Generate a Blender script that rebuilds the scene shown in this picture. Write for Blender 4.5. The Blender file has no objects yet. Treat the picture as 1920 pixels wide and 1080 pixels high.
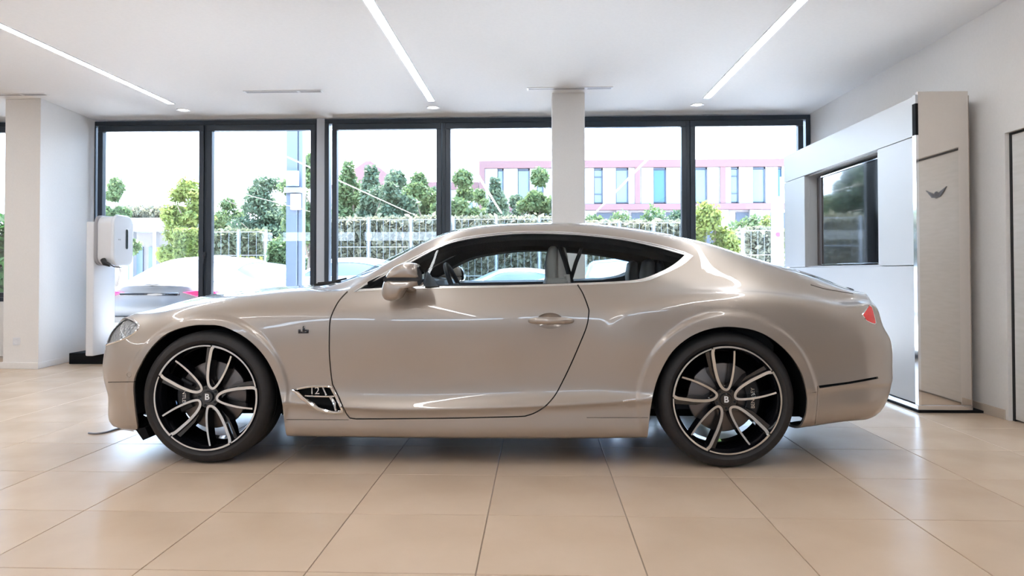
import bpy, bmesh, math, random
import numpy as np
from mathutils import Vector, Matrix, geometry
from mathutils.bvhtree import BVHTree

random.seed(7); np.random.seed(7)
scene = bpy.context.scene
COL = scene.collection
PI = math.pi

# ------------------------------------------------------------------ camera
CAM_H = 1.061
FPX, CYPX, YAW, PITCH, ROLL = 1321.2, 486.52, .0368, .0170, -.0016
def _rot():
    c, s = math.cos, math.sin
    F = np.array([-s(YAW)*c(PITCH), c(YAW)*c(PITCH), s(PITCH)])
    r0 = np.array([c(YAW), s(YAW), 0.]); u0 = np.cross(r0, F)
    r = c(ROLL)*r0+s(ROLL)*u0; u = -s(ROLL)*r0+c(ROLL)*u0
    return np.array([r, -u, F])
CM = _rot()
cam = bpy.data.cameras.new('camera'); camo = bpy.data.objects.new('camera', cam); COL.objects.link(camo)
cam.sensor_width = 36; cam.lens = FPX/1920*36; cam.shift_y = -(540-CYPX)/1920
cam.clip_start = .05; cam.clip_end = 500
m4 = Matrix.Identity(4)
for i in range(3):
    m4[i][0] = CM[0][i]; m4[i][1] = -CM[1][i]; m4[i][2] = -CM[2][i]
m4[2][3] = CAM_H
camo.matrix_world = m4
scene.camera = camo
# the survey: how the photograph's picture points relate to places in the room
def ray(x, y):
    return CM.T @ np.array([(x-960)/FPX, (y-CYPX)/FPX, 1.])
def at_y(x, y, Y):
    d = ray(x, y); P = d*(Y/d[1]); P[2] += CAM_H; return P
def at_x(x, y, X):
    d = ray(x, y); P = d*(X/d[0]); P[2] += CAM_H; return P
def on_floor(x, y, z=0.):
    d = ray(x, y); P = d*((z-CAM_H)/d[2]); P[2] += CAM_H; return P
def project(P):
    q = (np.atleast_2d(P)-[0, 0, CAM_H]) @ CM.T
    return np.stack([FPX*q[:, 0]/q[:, 2]+960, FPX*q[:, 1]/q[:, 2]+CYPX], 1)

# ------------------------------------------------------------------ view, sky, sun
vs = scene.view_settings
vs.view_transform = 'Standard'; vs.look = 'None'; vs.gamma = 1; vs.use_curve_mapping = False
vs.exposure = 1.70
scene.cycles.use_denoising = True
scene.cycles.max_bounces = 10; scene.cycles.diffuse_bounces = 5; scene.cycles.glossy_bounces = 5
scene.cycles.transmission_bounces = 8; scene.cycles.transparent_max_bounces = 16
scene.cycles.sample_clamp_indirect = 6; scene.cycles.caustics_reflective = False; scene.cycles.caustics_refractive = False
world = bpy.data.worlds.new('world'); scene.world = world; world.use_nodes = True
nt = world.node_tree; nt.nodes.clear()
wo = nt.nodes.new('ShaderNodeOutputWorld'); bg = nt.nodes.new('ShaderNodeBackground')
tc = nt.nodes.new('ShaderNodeTexCoord'); sp = nt.nodes.new('ShaderNodeSeparateXYZ'); cr = nt.nodes.new('ShaderNodeValToRGB')
nt.links.new(tc.outputs['Generated'], sp.inputs[0]); nt.links.new(sp.outputs[2], cr.inputs[0])
cr.color_ramp.elements[0].position = 0.0; cr.color_ramp.elements[0].color = (.66, .82, 1, 1)
cr.color_ramp.elements[1].position = .7; cr.color_ramp.elements[1].color = (.38, .62, 1, 1)
nt.links.new(cr.outputs[0], bg.inputs[0]); bg.inputs[1].default_value = 3.6
nt.links.new(bg.outputs[0], wo.inputs[0])
sd = bpy.data.lights.new('sun', 'SUN'); so = bpy.data.objects.new('sun', sd); COL.objects.link(so)
sd.energy = 12.5; sd.angle = math.radians(1.2); sd.color = (1, .96, .9)
so.rotation_euler = (math.radians(-21), 0, math.radians(12))      # high, over the trees across the car park
# daylight openings help the sampler find the sky
def portal(x, y, z, sx, sz, rz):
    l = bpy.data.lights.new('sky_portal', 'AREA'); o = bpy.data.objects.new('sky_portal', l); COL.objects.link(o)
    l.shape = 'RECTANGLE'; l.size = sx; l.size_y = sz; l.cycles.is_portal = True
    o.location = (x, y, z); o.rotation_euler = (-PI/2, 0, rz)
portal(-1.16, 8.72, 1.5, 9.1, 2.9, 0)
portal(-7.7, 8.74, 1.83, 3.4, 2.3, 0)
portal(-3.3, -6.02, 2.25, 11.0, .3, PI)

# ------------------------------------------------------------------ materials
def mat(name, col, rough=.5, metal=0., coat=0., spec=.5, **k):
    m = bpy.data.materials.new(name); m.use_nodes = True
    b = m.node_tree.nodes['Principled BSDF']
    b.inputs['Base Color'].default_value = (*col, 1); b.inputs['Roughness'].default_value = rough
    b.inputs['Metallic'].default_value = metal; b.inputs['Coat Weight'].default_value = coat
    b.inputs['Coat Roughness'].default_value = k.get('coat_rough', .03); b.inputs['Specular IOR Level'].default_value = spec
    if 'emit' in k:
        b.inputs['Emission Color'].default_value = (*k.get('ecol', col), 1); b.inputs['Emission Strength'].default_value = k['emit']
    return m
def noise_color(m, c1, c2, scale=5, detail=4, coords='Object', rough=None, bump=0, stretch=None, lo=.35, hi=.65):
    n = m.node_tree.nodes; l = m.node_tree.links; b = n['Principled BSDF']
    t = n.new('ShaderNodeTexCoord'); ns = n.new('ShaderNodeTexNoise'); r = n.new('ShaderNodeValToRGB')
    ns.inputs['Scale'].default_value = scale; ns.inputs['Detail'].default_value = detail
    if stretch:
        mp = n.new('ShaderNodeMapping'); mp.inputs['Scale'].default_value = stretch
        l.new(t.outputs[coords], mp.inputs[0]); l.new(mp.outputs[0], ns.inputs['Vector'])
    else: l.new(t.outputs[coords], ns.inputs['Vector'])
    r.color_ramp.elements[0].position = lo; r.color_ramp.elements[1].position = hi
    r.color_ramp.elements[0].color = (*c1, 1); r.color_ramp.elements[1].color = (*c2, 1)
    l.new(ns.outputs[0], r.inputs[0]); l.new(r.outputs[0], b.inputs['Base Color'])
    if rough:
        mr = n.new('ShaderNodeMapRange'); mr.inputs[3].default_value = rough[0]; mr.inputs[4].default_value = rough[1]
        l.new(ns.outputs[0], mr.inputs[0]); l.new(mr.outputs[0], b.inputs['Roughness'])
    if bump:
        bp = n.new('ShaderNodeBump'); bp.inputs['Strength'].default_value = bump; bp.inputs['Distance'].default_value = .01
        l.new(ns.outputs[0], bp.inputs['Height']); l.new(bp.outputs[0], b.inputs['Normal'])
    return m
def per_object(m, amount=.08):
    """small random brightness from piece to piece"""
    n = m.node_tree.nodes; l = m.node_tree.links; b = n['Principled BSDF']
    oi = n.new('ShaderNodeObjectInfo'); mr = n.new('ShaderNodeMapRange'); hs = n.new('ShaderNodeHueSaturation')
    mr.inputs[3].default_value = 1-amount; mr.inputs[4].default_value = 1+amount
    l.new(oi.outputs['Random'], mr.inputs[0]); l.new(mr.outputs[0], hs.inputs['Value'])
    if b.inputs['Base Color'].links: l.new(b.inputs['Base Color'].links[0].from_socket, hs.inputs['Color'])
    else: hs.inputs['Color'].default_value = b.inputs['Base Color'].default_value
    l.new(hs.outputs[0], b.inputs['Base Color'])
    return m
def glass(name, tint=(1, 1, 1), refl=1.0, ior=1.5):
    m = bpy.data.materials.new(name); m.use_nodes = True; n = m.node_tree.nodes; l = m.node_tree.links; n.clear()
    o = n.new('ShaderNodeOutputMaterial'); mx = n.new('ShaderNodeMixShader'); tr = n.new('ShaderNodeBsdfTransparent')
    gl = n.new('ShaderNodeBsdfGlossy'); fr = n.new('ShaderNodeFresnel'); mu = n.new('ShaderNodeMath'); mu.operation = 'MULTIPLY'
    mu.inputs[1].default_value = refl; fr.inputs[0].default_value = ior; gl.inputs['Roughness'].default_value = 0.0
    tr.inputs[0].default_value = (*tint, 1)
    l.new(fr.outputs[0], mu.inputs[0]); l.new(mu.outputs[0], mx.inputs[0]); l.new(tr.outputs[0], mx.inputs[1]); l.new(gl.outputs[0], mx.inputs[2])
    l.new(mx.outputs[0], o.inputs[0]); return m
M = {}
M['wall'] = noise_color(mat('wall_paint', (.80, .78, .75), .75), (.80, .775, .75), (.82, .795, .77), 60, rough=(.7, .8), bump=.02)
M['ceiling'] = noise_color(mat('ceiling_paint', (.8, .79, .77), .9, spec=.1), (.84, .83, .82), (.86, .85, .84), 40, rough=(.75, .85))
M['frame'] = mat('anthracite_aluminium', (.032, .042, .055), .38, .2)
M['black'] = mat('black_plastic', (.008, .008, .009), .45)
M['matte_black'] = mat('matt_black', (.006, .006, .007), .8, spec=.2)
M['rubber'] = noise_color(mat('tyre_rubber', (.016, .015, .016), .62), (.014, .013, .014), (.020, .018, .019), 30)
M['gloss_black'] = mat('gloss_black', (.006, .006, .008), .08, coat=1)
M['chrome'] = mat('chrome', (.82, .82, .83), .07, 1)
M['satin'] = mat('machined_aluminium', (.80, .79, .77), .27, 1)
M['disc'] = mat('brake_disc_steel', (.17, .15, .14), .4, .9)
M['white_gloss'] = mat('white_lacquer', (.80, .81, .83), .22, coat=.3)
M['white_plastic'] = mat('white_plastic', (.74, .75, .78), .35)
M['window_glass'] = glass('window_glass', (.98, .985, .985), 1.0)
M['car_glass'] = glass('car_glass', (.80, .85, .86), .55)
M['led'] = mat('led_diffuser', (1, 1, 1), .5, emit=9.5, ecol=(.94, .97, 1))
p = mat('taupe_metallic_paint', (.41, .355, .308), .34, .5, coat=1, coat_rough=.02)
M['paint'] = p

# ------------------------------------------------------------------ object helpers
def tag(o, label=None, cat=None, group=None, kind=None):
    if label: o['label'] = label
    if cat: o['category'] = cat
    if group: o['group'] = group
    if kind: o['kind'] = kind
    return o
def empty(name, loc=(0, 0, 0), rz=0, parent=None):
    o = bpy.data.objects.new(name, None); COL.objects.link(o); o.location = loc; o.rotation_euler = (0, 0, rz)
    o.empty_display_size = .1
    if parent: o.parent = parent
    return o
class MB:
    """collects shapes for one mesh; coordinates are in the parent's frame"""
    def __init__(s): s.bm = bmesh.new(); s.round = False
    def box(s, x0, x1, y0, y1, z0, z1, bev=0, seg=2):
        r = bmesh.ops.create_cube(s.bm, size=1); vs_ = r['verts']
        for v in vs_: v.co = Vector(((x0+x1)/2+v.co.x*(x1-x0), (y0+y1)/2+v.co.y*(y1-y0), (z0+z1)/2+v.co.z*(z1-z0)))
        if bev:
            es = {e for v in vs_ for e in v.link_edges}
            bmesh.ops.bevel(s.bm, geom=list(es), offset=bev, segments=seg, profile=.5, affect='EDGES')
        return s
    def prism(s, pts, d, axis='y', bev=0):
        """closed polygon pts (a,b), extruded d=(d0,d1) along axis"""
        def mk(a, b, c): return {'y': (a, c, b), 'x': (c, a, b), 'z': (a, b, c)}[axis]
        n = len(pts); v0 = [s.bm.verts.new(mk(a, b, d[0])) for a, b in pts]; v1 = [s.bm.verts.new(mk(a, b, d[1])) for a, b in pts]
        f = [s.bm.faces.new(v0), s.bm.faces.new(v1[::-1])]
        for i in range(n): f.append(s.bm.faces.new((v0[(i+1) % n], v0[i], v1[i], v1[(i+1) % n])))
        bmesh.ops.recalc_face_normals(s.bm, faces=f)
        if bev:
            es = [e for e in f[0].edges]+[e for e in f[1].edges]
            bmesh.ops.bevel(s.bm, geom=es, offset=bev, segments=2, profile=.5, affect='EDGES')
        return s
    def tube(s, pts, r, n=8, closed=False, flat=None):
        s.round = True; pts = [Vector(p_) for p_ in pts]; m = len(pts); rs = r if hasattr(r, '__len__') else [r]*m
        rings = []; up = Vector((0, 0, 1)); prev = None
        for i, p_ in enumerate(pts):
            a = pts[(i-1) % m] if (closed or i > 0) else p_; b = pts[(i+1) % m] if (closed or i < m-1) else p_
            t = (b-a).normalized()
            if prev is None: x = t.cross(up if abs(t.z) < .9 else Vector((1, 0, 0))).normalized()
            else: x = (prev-t*prev.dot(t)).normalized()
            prev = x; y = t.cross(x)
            rings.append([s.bm.verts.new(p_+(x*math.cos(2*PI*k/n)*rs[i]+y*math.sin(2*PI*k/n)*rs[i]*(flat or 1))) for k in range(n)])
        fs = []
        for i in range(m if closed else m-1):
            A = rings[i]; B = rings[(i+1) % m]
            for k in range(n): fs.append(s.bm.faces.new((A[k], A[(k+1) % n], B[(k+1) % n], B[k])))
        if not closed: fs.append(s.bm.faces.new(rings[0][::-1])); fs.append(s.bm.faces.new(rings[-1]))
        bmesh.ops.recalc_face_normals(s.bm, faces=fs)
        return s
    def lathe(s, prof, n=48, axis='y', c=(0, 0, 0), closed=False):
        """prof (r, h) revolved about axis through c"""
        s.round = True; rings = []
        for r, h_ in prof:
            ring = []
            for k in range(n):
                a = 2*PI*k/n; u, v = r*math.cos(a), r*math.sin(a)
                q = {'y': (u, h_, v), 'z': (u, v, h_), 'x': (h_, u, v)}[axis]
                ring.append(s.bm.verts.new((c[0]+q[0], c[1]+q[1], c[2]+q[2])))
            rings.append(ring)
        fs = []
        m = len(rings)
        for i in range(m if closed else m-1):
            A, B = rings[i], rings[(i+1) % m]
            for k in range(n): fs.append(s.bm.faces.new((A[k], A[(k+1) % n], B[(k+1) % n], B[k])))
        if not closed:
            for rr in (rings[0], rings[-1]): fs.append(s.bm.faces.new(rr))
        bmesh.ops.recalc_face_normals(s.bm, faces=fs)
        return s
    def build(s, name, material, parent=None, smooth=True, angle=None, loc=None, **k):
        if angle is None: angle = 35 if (s.round or len(s.bm.faces) < 1) else 20
        me = bpy.data.meshes.new(name); s.bm.to_mesh(me); s.bm.free()
        if material: me.materials.append(material)
        if smooth:
            me.shade_smooth(); me.set_sharp_from_angle(angle=math.radians(angle))
        o = bpy.data.objects.new(name, me); COL.objects.link(o)
        if parent: o.parent = parent
        if loc: o.location = loc
        return tag(o, **k)
def raw(name, verts, faces, material, parent=None, smooth=True, normals=None, **k):
    me = bpy.data.meshes.new(name); me.from_pydata([tuple(v) for v in verts], [], [tuple(int(i) for i in f) for f in faces]); me.materials.append(material)
    if smooth: me.shade_smooth()
    if normals is not None: me.normals_split_custom_set_from_vertices([tuple(n_) for n_ in normals])
    o = bpy.data.objects.new(name, me); COL.objects.link(o)
    if parent: o.parent = parent
    return tag(o, **k)
def shift(o, d):
    o.data.transform(Matrix.Translation(Vector(d)))
def text_mesh(body, size, depth, m_, name, parent, place, align='CENTER', bold=0.0):
    c = bpy.data.curves.new(name, 'FONT'); c.body = body; c.size = size; c.extrude = depth; c.align_x = align; c.align_y = 'CENTER'; c.offset = bold
    to = bpy.data.objects.new(name, c); COL.objects.link(to); dg = bpy.context.evaluated_depsgraph_get()
    me = bpy.data.meshes.new_from_object(to.evaluated_get(dg)); bpy.data.objects.remove(to)
    me.name = name; me.materials.clear(); me.materials.append(m_)
    o = bpy.data.objects.new(name, me); COL.objects.link(o); o.parent = parent; o.matrix_local = place
    return o
FRONT = Matrix.Rotation(PI/2, 4, 'X')          # text facing the camera (-y)
# ================================================================== the room shell
H, YW, XR, XL, YB = 2.98, 8.68, 3.325, -9.3, -6.0
TILE, TX0, TY0 = .6, -.2207, 2.4827
# floor: screed under tiles, tiles one by one where the photograph shows them
m_screed = mat('grout', (.34, .27, .21), .8)
m_tile = noise_color(mat('porcelain_tile', (.62, .49, .38), .26, spec=.30), (.60, .45, .325), (.67, .52, .39), 2.2, 6, rough=(.20, .30), lo=.3, hi=.7)
per_object(m_tile, .025)
flo = MB().box(XL, XR+.15, YB, YW+.1, -.12, -.0045).build('floor', m_screed, kind='structure')
mb = MB().box(-TILE/2+.0022, TILE/2-.0022, -TILE/2+.0022, TILE/2-.0022, -.010, 0, .0012, 1)
t0 = mb.build('tile', m_tile, flo, smooth=False); first = True
xs = np.arange(TX0+TILE/2-TILE*18, XR, TILE); ys = np.arange(TY0+TILE/2-TILE*14, YW, TILE)
far = []
for x in xs:
    for y in ys:
        if x < XL+.3 or y < YB+.3: continue
        vis = y > 1.9 and abs((x+.05*y)/y) < .95 and x < XR+.3
        if not vis: far.append((x, y)); continue
        if first: o = t0; first = False
        else: o = t0.copy(); COL.objects.link(o)
        o.location = (x, y, 0)
# tiles behind and beside the camera: the same tiles joined into one part
mb = MB()
for x, y in far: mb.box(x-.2978, x+.2978, y-.2978, y+.2978, -.010, 0)
mb.build('tile_field', m_tile, flo, smooth=False, kind='stuff')
MB().box(XL-.2, XR+.35, YB-.2, YW+.4, H, H+.35).build('ceiling', M['ceiling'], kind='structure', smooth=False)
MB().box(XR, XR+.2, YB, 4.05, 0, H).box(XR, XR+.2, 4.05, 5.13, 2.04, H).box(XR, XR+.2, 5.13, YW+.3, 0, H).build('wall_right', M['wall'], kind='structure', smooth=False)
m_back = noise_color(mat('grey_oak_panelling', (.42, .44, .48), .5), (.40, .425, .47), (.45, .475, .52), 3, stretch=(1, 1, 12))
wb = MB().box(XL-.2, XR+.2, YB-.2, YB, 0, 2.1).box(XL-.2, XR+.2, YB-.2, YB, 2.4, H).box(2.2, XR+.2, YB-.2, YB, 2.1, 2.4)
for x in (-8.8, -6.0, -3.2, -.4): wb.box(x-.15, x+.15, YB-.2, YB, 2.1, 2.4)
wb.build('wall_back', m_back, kind='structure', smooth=False)
MB().box(XR-.04, XR, YB, 2.6, 0, H).build('wall_right_dark_sheet', mat('added_dark_sheet', (.07, .07, .075), .45), kind='structure', smooth=False)  # unseen dark sheet added to darken the reflection in the car's rear quarter
MB().box(XL-.2, XL, YB, YW+.3, 0, H).build('wall_left', M['wall'], kind='structure', smooth=False)
# window wall: low parapet on the left, lintel above
MB().box(XL, -5.62, YW, YW+.22, 0, .69).build('wall_window', M['wall'], kind='structure', smooth=False)
# pier on the left and the free column
mb = MB().prism([(-5.905, 7.585), (-5.475, 7.545), (-5.60, 8.72), (-5.905, 8.72)], (0, H), 'z', .006)
pier = mb.build('wall_pier', M['wall'], kind='structure')
mb = MB().prism([(-5.925, 7.565), (-5.465, 7.527), (-5.60, 8.68), (-5.925, 8.68)], (0, .07), 'z', .004)
mb.build('baseboard_pier', M['wall'], kind='structure')
MB().box(.155, .505, 7.55, 7.90, 0, H, .006).build('wall_column', M['wall'], kind='structure')
# right wall skirting
m_skirt = mat('travertine_skirting', (.60, .51, .42), .4)
MB().box(XR-.012, XR, 5.16, 8.68, 0, .07, .002).build('baseboard_right', m_skirt, kind='structure')
# windows
def window(n, x0, x1, panes, z0=0.0):
    """outer frame, one opening sash per pane with its glass"""
    w = empty('window_%d' % n, (x0, YW, z0)); w['kind'] = 'structure'
    W_, Hh = x1-x0, 2.965-z0
    fr = MB().box(0, W_, .0, .12, Hh-.055, Hh, .004).box(0, W_, .0, .12, 0, .05, .004).box(0, .055, .0, .12, .05, Hh-.055, .004).box(W_-.055, W_, .0, .12, .05, Hh-.055, .004)
    for a, b in zip(panes[:-1], panes[1:]):
        c = (a[1]+b[0])/2-x0; fr.box(c-.022, c+.022, .015, .12, .05, Hh-.055, .003)
    fr.build('window_frame', M['frame'], w)
    for k, (a, b) in enumerate(panes):
        a -= x0; b -= x0; t = .062; zt = 2.832-z0; zb = .115
        s = MB().box(a-t, b+t, -.012, .07, zt, zt+t+.012, .006).box(a-t, b+t, -.012, .07, zb-t, zb, .006).box(a-t, a, -.012, .07, zb, zt, .006).box(b, b+t, -.012, .07, zb, zt, .006)
        sash = s.build('sash', M['frame'], w)
        MB().box(a-.005, b+.005, .025, .049, zb-.005, zt+.005).build('pane', M['window_glass'], sash, smooth=False)
    return w
w1 = window(1, -5.64, -2.755, [(-5.487, -4.25), (-4.085, -2.835)])
hd = MB().tube([(1.475, -.03, 1.27), (1.475, -.05, 1.27), (1.475, -.055, 1.17)], .010).box(1.458, 1.492, -.03, -.010, 1.23, 1.31, .004)
hd.build('handle', M['frame'], w1)
window(2, -2.66, .30, [(-2.502, -1.255), (-1.08, .17)])
window(3, .40, 3.32, [(.56, 1.759), (1.928, 3.169)])
window(4, -9.1, -5.92, [(-8.95, -7.65), (-7.5, -6.08)], .69)
m_post = mat('grey_post_paint', (.50, .53, .58), .5)
MB().box(-2.756, -2.658, YW-.005, YW+.14, 0, 2.975).build('trim_1', m_post, kind='structure')
MB().box(.30, .40, YW-.005, YW+.14, 0, 2.975).build('trim_2', m_post, kind='structure')
MB().box(XL, -9.1, YW, YW+.2, .69, H).build('wall_corner', M['wall'], kind='structure')
# door in the right wall, flush white leaf with a winged emblem
dr = empty('door_1', (XR, 5.12, 0)); dr['kind'] = 'structure'
m_door = noise_color(mat('white_laminate', (.72, .71, .69), .35), (.70, .69, .66), (.75, .74, .72), 6, stretch=(1, 1, 8))
MB().box(.035, .08, -1.06, -.012, .012, 2.025, .003).build('door_leaf', m_door, dr)
m_gap = mat('shadow_gap', (.012, .012, .013), .6)
MB().box(.03, .13, -.012, .01, 0, 2.04).box(.03, .13, -1.07, -.012, 2.025, 2.04).box(.085, .13, -1.07, .01, 0, 2.04).build('door_frame', m_gap, dr, smooth=False)
def winged(parent, place, name='emblem', s=1.0, m_=None):
    """spread-wing emblem lying in its local xz plane, facing -y"""
    mb = MB()
    for sg in (-1, 1):
        for k in range(6):
            L1 = (.135-.014*k)*s; z1 = (.032-.011*k)*s
            mb.prism([(sg*.016*s, z1*.35-.004*s), (sg*L1, z1+.016*s), (sg*(L1-.010*s), z1+.007*s), (sg*.016*s, z1*.35-.012*s)], (-.006*s, 0), 'y')
    mb.lathe([(.022*s, -.007*s), (.026*s, -.003*s), (.026*s, 0)], 24)
    o = mb.build(name, m_ or M['chrome'], parent)
    o.matrix_local = place
    return o
# ================================================================== the showroom car
YC = 4.79
ROOT = np.array([-.41, YC, 0.])
HUB_F, HUB_R, HUBZ = -1.835, 1.014, .367
def smooth_px(pts, n=4, closed=False):
    """Catmull-Rom through picture points"""
    P = [np.array(p_, float) for p_ in pts]; m = len(P); out = []
    for i in range(m if closed else m-1):
        p0 = P[(i-1) % m] if (closed or i > 0) else 2*P[0]-P[1]; p1 = P[i]; p2 = P[(i+1) % m]
        p3 = P[(i+2) % m] if (closed or i < m-2) else 2*P[-1]-P[-2]
        for k in range(n):
            t = k/n; out.append(tuple(.5*(2*p1+(p2-p0)*t+(2*p0-5*p1+4*p2-p3)*t*t+(3*p1-p0-3*p2+p3)*t**3)))
    if not closed: out.append(tuple(P[-1]))
    return out
def ncs(t, P):
    """natural cubic spline through P at t -> evaluator"""
    t = np.asarray(t, float); P = np.asarray(P, float); n = len(t); h_ = np.diff(t)
    A = np.zeros((n, n)); B = np.zeros_like(P); A[0, 0] = A[-1, -1] = 1
    for i in range(1, n-1):
        A[i, i-1] = h_[i-1]; A[i, i] = 2*(h_[i-1]+h_[i]); A[i, i+1] = h_[i]
        B[i] = 6*((P[i+1]-P[i])/h_[i]-(P[i]-P[i-1])/h_[i-1])
    Mm = np.linalg.solve(A, B)
    def ev(x):
        x = np.atleast_1d(x); i = np.clip(np.searchsorted(t, x)-1, 0, n-2); H = h_[i]; a = (t[i+1]-x)/H; b = (x-t[i])/H
        if P.ndim > 1: H = H[:, None]; a = a[:, None]; b = b[:, None]
        return a*P[i]+b*P[i+1]+((a**3-a)*Mm[i]+(b**3-b)*Mm[i+1])*H*H/6
    return ev
# feature lines of the near side, bottom to centre: survey points (px, py) and half width w
LN = [
 None,
 [(262,806,.895),(400,812,.925),(540,815,.935),(880,818,.94),(1215,817,.94),(1400,808,.935),(1500,797,.925),(1590,785,.90)],
 [(262,770,.925),(400,780,.945),(540,786,.953),(880,784,.955),(1215,783,.957),(1400,776,.955),(1500,765,.95),(1590,752,.925)],
 [(262,750,.935),(400,758,.952),(540,763,.957),(700,772,.963),(900,771,.963),(1100,763,.960),(1215,755,.961),(1400,747,.957),(1500,741,.953),(1590,728,.921)],
 [(262,742,.94),(400,750,.958),(540,756,.964),(700,766,.970),(900,765,.970),(1100,757,.968),(1215,749,.966),(1400,741,.962),(1500,735,.958),(1590,722,.925)],
 [(262,715,.943),(400,728,.955),(540,738,.951),(700,750,.947),(900,749,.946),(1100,742,.950),(1215,734,.957),(1400,716,.965),(1500,706,.955),(1590,696,.915)],
 [(262,665,.94),(400,660,.955),(540,658,.957),(700,660,.951),(900,661,.950),(1100,659,.951),(1215,656,.968),(1400,650,.975),(1500,645,.955),(1590,640,.905)],
 [(262,634,.915),(320,615,.928),(400,603,.938),(500,603,.948),(640,605,.953),(900,608,.957),(1100,612,.955),(1215,616,.962),(1320,610,.966),(1400,607,.963),(1500,610,.943),(1590,613,.89)],
 [(262,612,.875),(320,594,.89),(400,580,.90),(500,574,.918),(640,573,.932),(900,573,.940),(1060,573,.940),(1140,572,.940),(1200,566,.942),(1260,557,.938),(1330,553,.928),(1400,553,.917),(1500,564,.893),(1590,580,.85)],
 [(262,598,.79),(320,581,.80),(400,564,.79),(500,552,.80),(600,547.5,.83),(663,546,.865),(782,540,.885),(940,539,.892),(1083,535,.887),(1180,532,.865),(1250,534,.842),(1330,540,.82),(1400,542,.81),(1500,553,.79),(1590,571,.74)],
 [(262,592,.60),(320,574,.60),(400,557,.60),(500,545,.61),(600,540,.66),(663,537,.80),(700,515,.79),(763,487.5,.755),(823,458.5,.72),(873,443.5,.692),(960,433.5,.668),(1040,433,.66),(1107,437.5,.66),(1173,445.5,.662),(1260,464,.668),(1310,480,.68),(1360,500,.70),(1430,522,.725),(1500,539,.72),(1590,560,.68)],
 [(262,589,.40),(320,571,.40),(400,553.5,.40),(500,541,.42),(600,535.5,.52),(663,522,.66),(700,506,.66),(763,472,.645),(823,444,.615),(873,430,.59),(960,421,.57),(1040,419.5,.56),(1107,422,.56),(1173,429.5,.56),(1260,444,.56),(1330,461,.56),(1400,484,.58),(1460,504,.60),(1530,527,.60),(1590,546,.56)],
 [(262,588,.20),(320,570,.20),(400,552,.20),(500,539.5,.21),(600,534,.30),(640,528.5,.36),(700,500.5,.36),(763,468.5,.34),(823,441.5,.32),(873,427.5,.30),(960,418.8,.29),(1040,416.8,.28),(1107,419.3,.28),(1173,427,.28),(1260,440.8,.28),(1330,457.5,.29),(1400,480,.30),(1460,498,.31),(1530,519.5,.31),(1590,541,.28)],
 [(262,587.5,0),(320,569.5,0),(400,551.5,0),(500,539,0),(600,533,0),(640,527.5,0),(700,499.5,0),(763,467.5,0),(823,440.8,0),(873,427.2,0),(960,419,0),(1040,417,0),(1107,419.5,0),(1173,427,0),(1260,440.5,0),(1330,457,0),(1400,479,0),(1460,497,0),(1530,518.5,0),(1590,539.5,0)],
]
def knots(L):
    out = []
    for x, y, w in L:
        P = at_y(x, y, YC-w); out.append((P[0], w, P[2]))
    return np.array(out)
XA = at_y(262, 700, YC-.94)[0]; XB = at_y(1590, 700, YC-.90)[0]
NL = len(LN)
NSTA = 30
XS = XA+(XB-XA)*np.linspace(0, 1, NSTA)
side = np.zeros((NL, NSTA, 3)); EV = {}
DECK = {10: (2.055, .922), 11: (2.065, .930), 12: (2.07, .934), 13: (2.075, .936)}
for i in range(NL):
    if i == 0:
        side[i] = np.stack([XS, np.full(NSTA, .72), np.interp(XS, [XA, XA+.4, XB-.4, XB], [.19, .16, .16, .22])], 1); continue
    K = knots(LN[i])
    # lines towards the centre start and end beyond the side's range: slide them to cover it
    K[0, 0] = min(K[0, 0], XA); K[-1, 0] = max(K[-1, 0], XB)
    if i >= 10:
        K = np.vstack([K[K[:, 0] < DECK[i][0]-.06], [DECK[i][0], 0, DECK[i][1]]]); K[-1, 1] = K[-2, 1]
    ev = ncs(K[:, 0], K[:, 1:]); w_z = ev(XS); EV[i] = ev
    side[i] = np.stack([XS, w_z[:, 0], w_z[:, 1]], 1)
side[13][:, 1] = 0
# nose and tail wrap round to the centre line
NOSE = [(-2.48,.16),(-2.66,.185),(-2.665,.29),(-2.665,.37),(-2.67,.385),(-2.70,.475),(-2.69,.575),(-2.665,.67),(-2.61,.735),(-2.545,.775),(-2.53,.782),(-2.52,.787),(-2.515,.79),(-2.51,.792)]
TAIL = [(1.92,.24),(2.02,.27),(2.09,.34),(2.115,.41),(2.12,.43),(2.125,.52),(2.12,.62),(2.07,.72),(2.05,.80),(2.05,.868),(2.05,.905),(2.055,.922),(2.065,.930),(2.07,.934),(2.075,.936)][:14]
PH = np.radians([22, 40, 55, 68, 79, 90])
def cap(base, ends, n=2.3):
    out = []
    for ph in PH:
        s_, c_ = math.sin(ph)**(2/n), max(math.cos(ph), 0)**(2/n)
        if ph > 1.57: c_ = 0
        row = []
        for i in range(NL):
            b = base[i]; e = ends[i]; k = s_
            # section height eases from the side to the nose value
            X_ = b[0]+(e[0]-b[0])*s_; Z_ = b[2]+(e[1]-b[2])*(1-math.cos(ph))
            if i >= 10: Z_ = float(EV[i](X_)[0, 1]) if n > 2.4 else b[2]+(e[1]-b[2])*s_**1.3
            row.append((X_, b[1]*c_, Z_))
        out.append(row)
    return np.array(out)
capF = cap(side[:, 0], NOSE)[::-1]; capR = cap(side[:, -1], TAIL, 2.5)
NET = np.concatenate([capF, side.transpose(1, 0, 2), capR], 0)   # stations x lines x 3
NCF = len(capF)
dd = np.linalg.norm(np.diff(NET[:, 2:10], axis=0), axis=2).mean(1)
UK = np.concatenate([[0], np.cumsum(dd)])
NU, NVS = 720, 12
uu = np.linspace(0, UK[-1], NU)
LU = np.stack([ncs(UK, NET[:, i])(uu) for i in range(NL)], 1)       # NU x NL x 3
vv = np.linspace(0, NL-1, (NL-1)*NVS+1); NV = len(vv)
G = np.zeros((NU, NV, 3))
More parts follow.
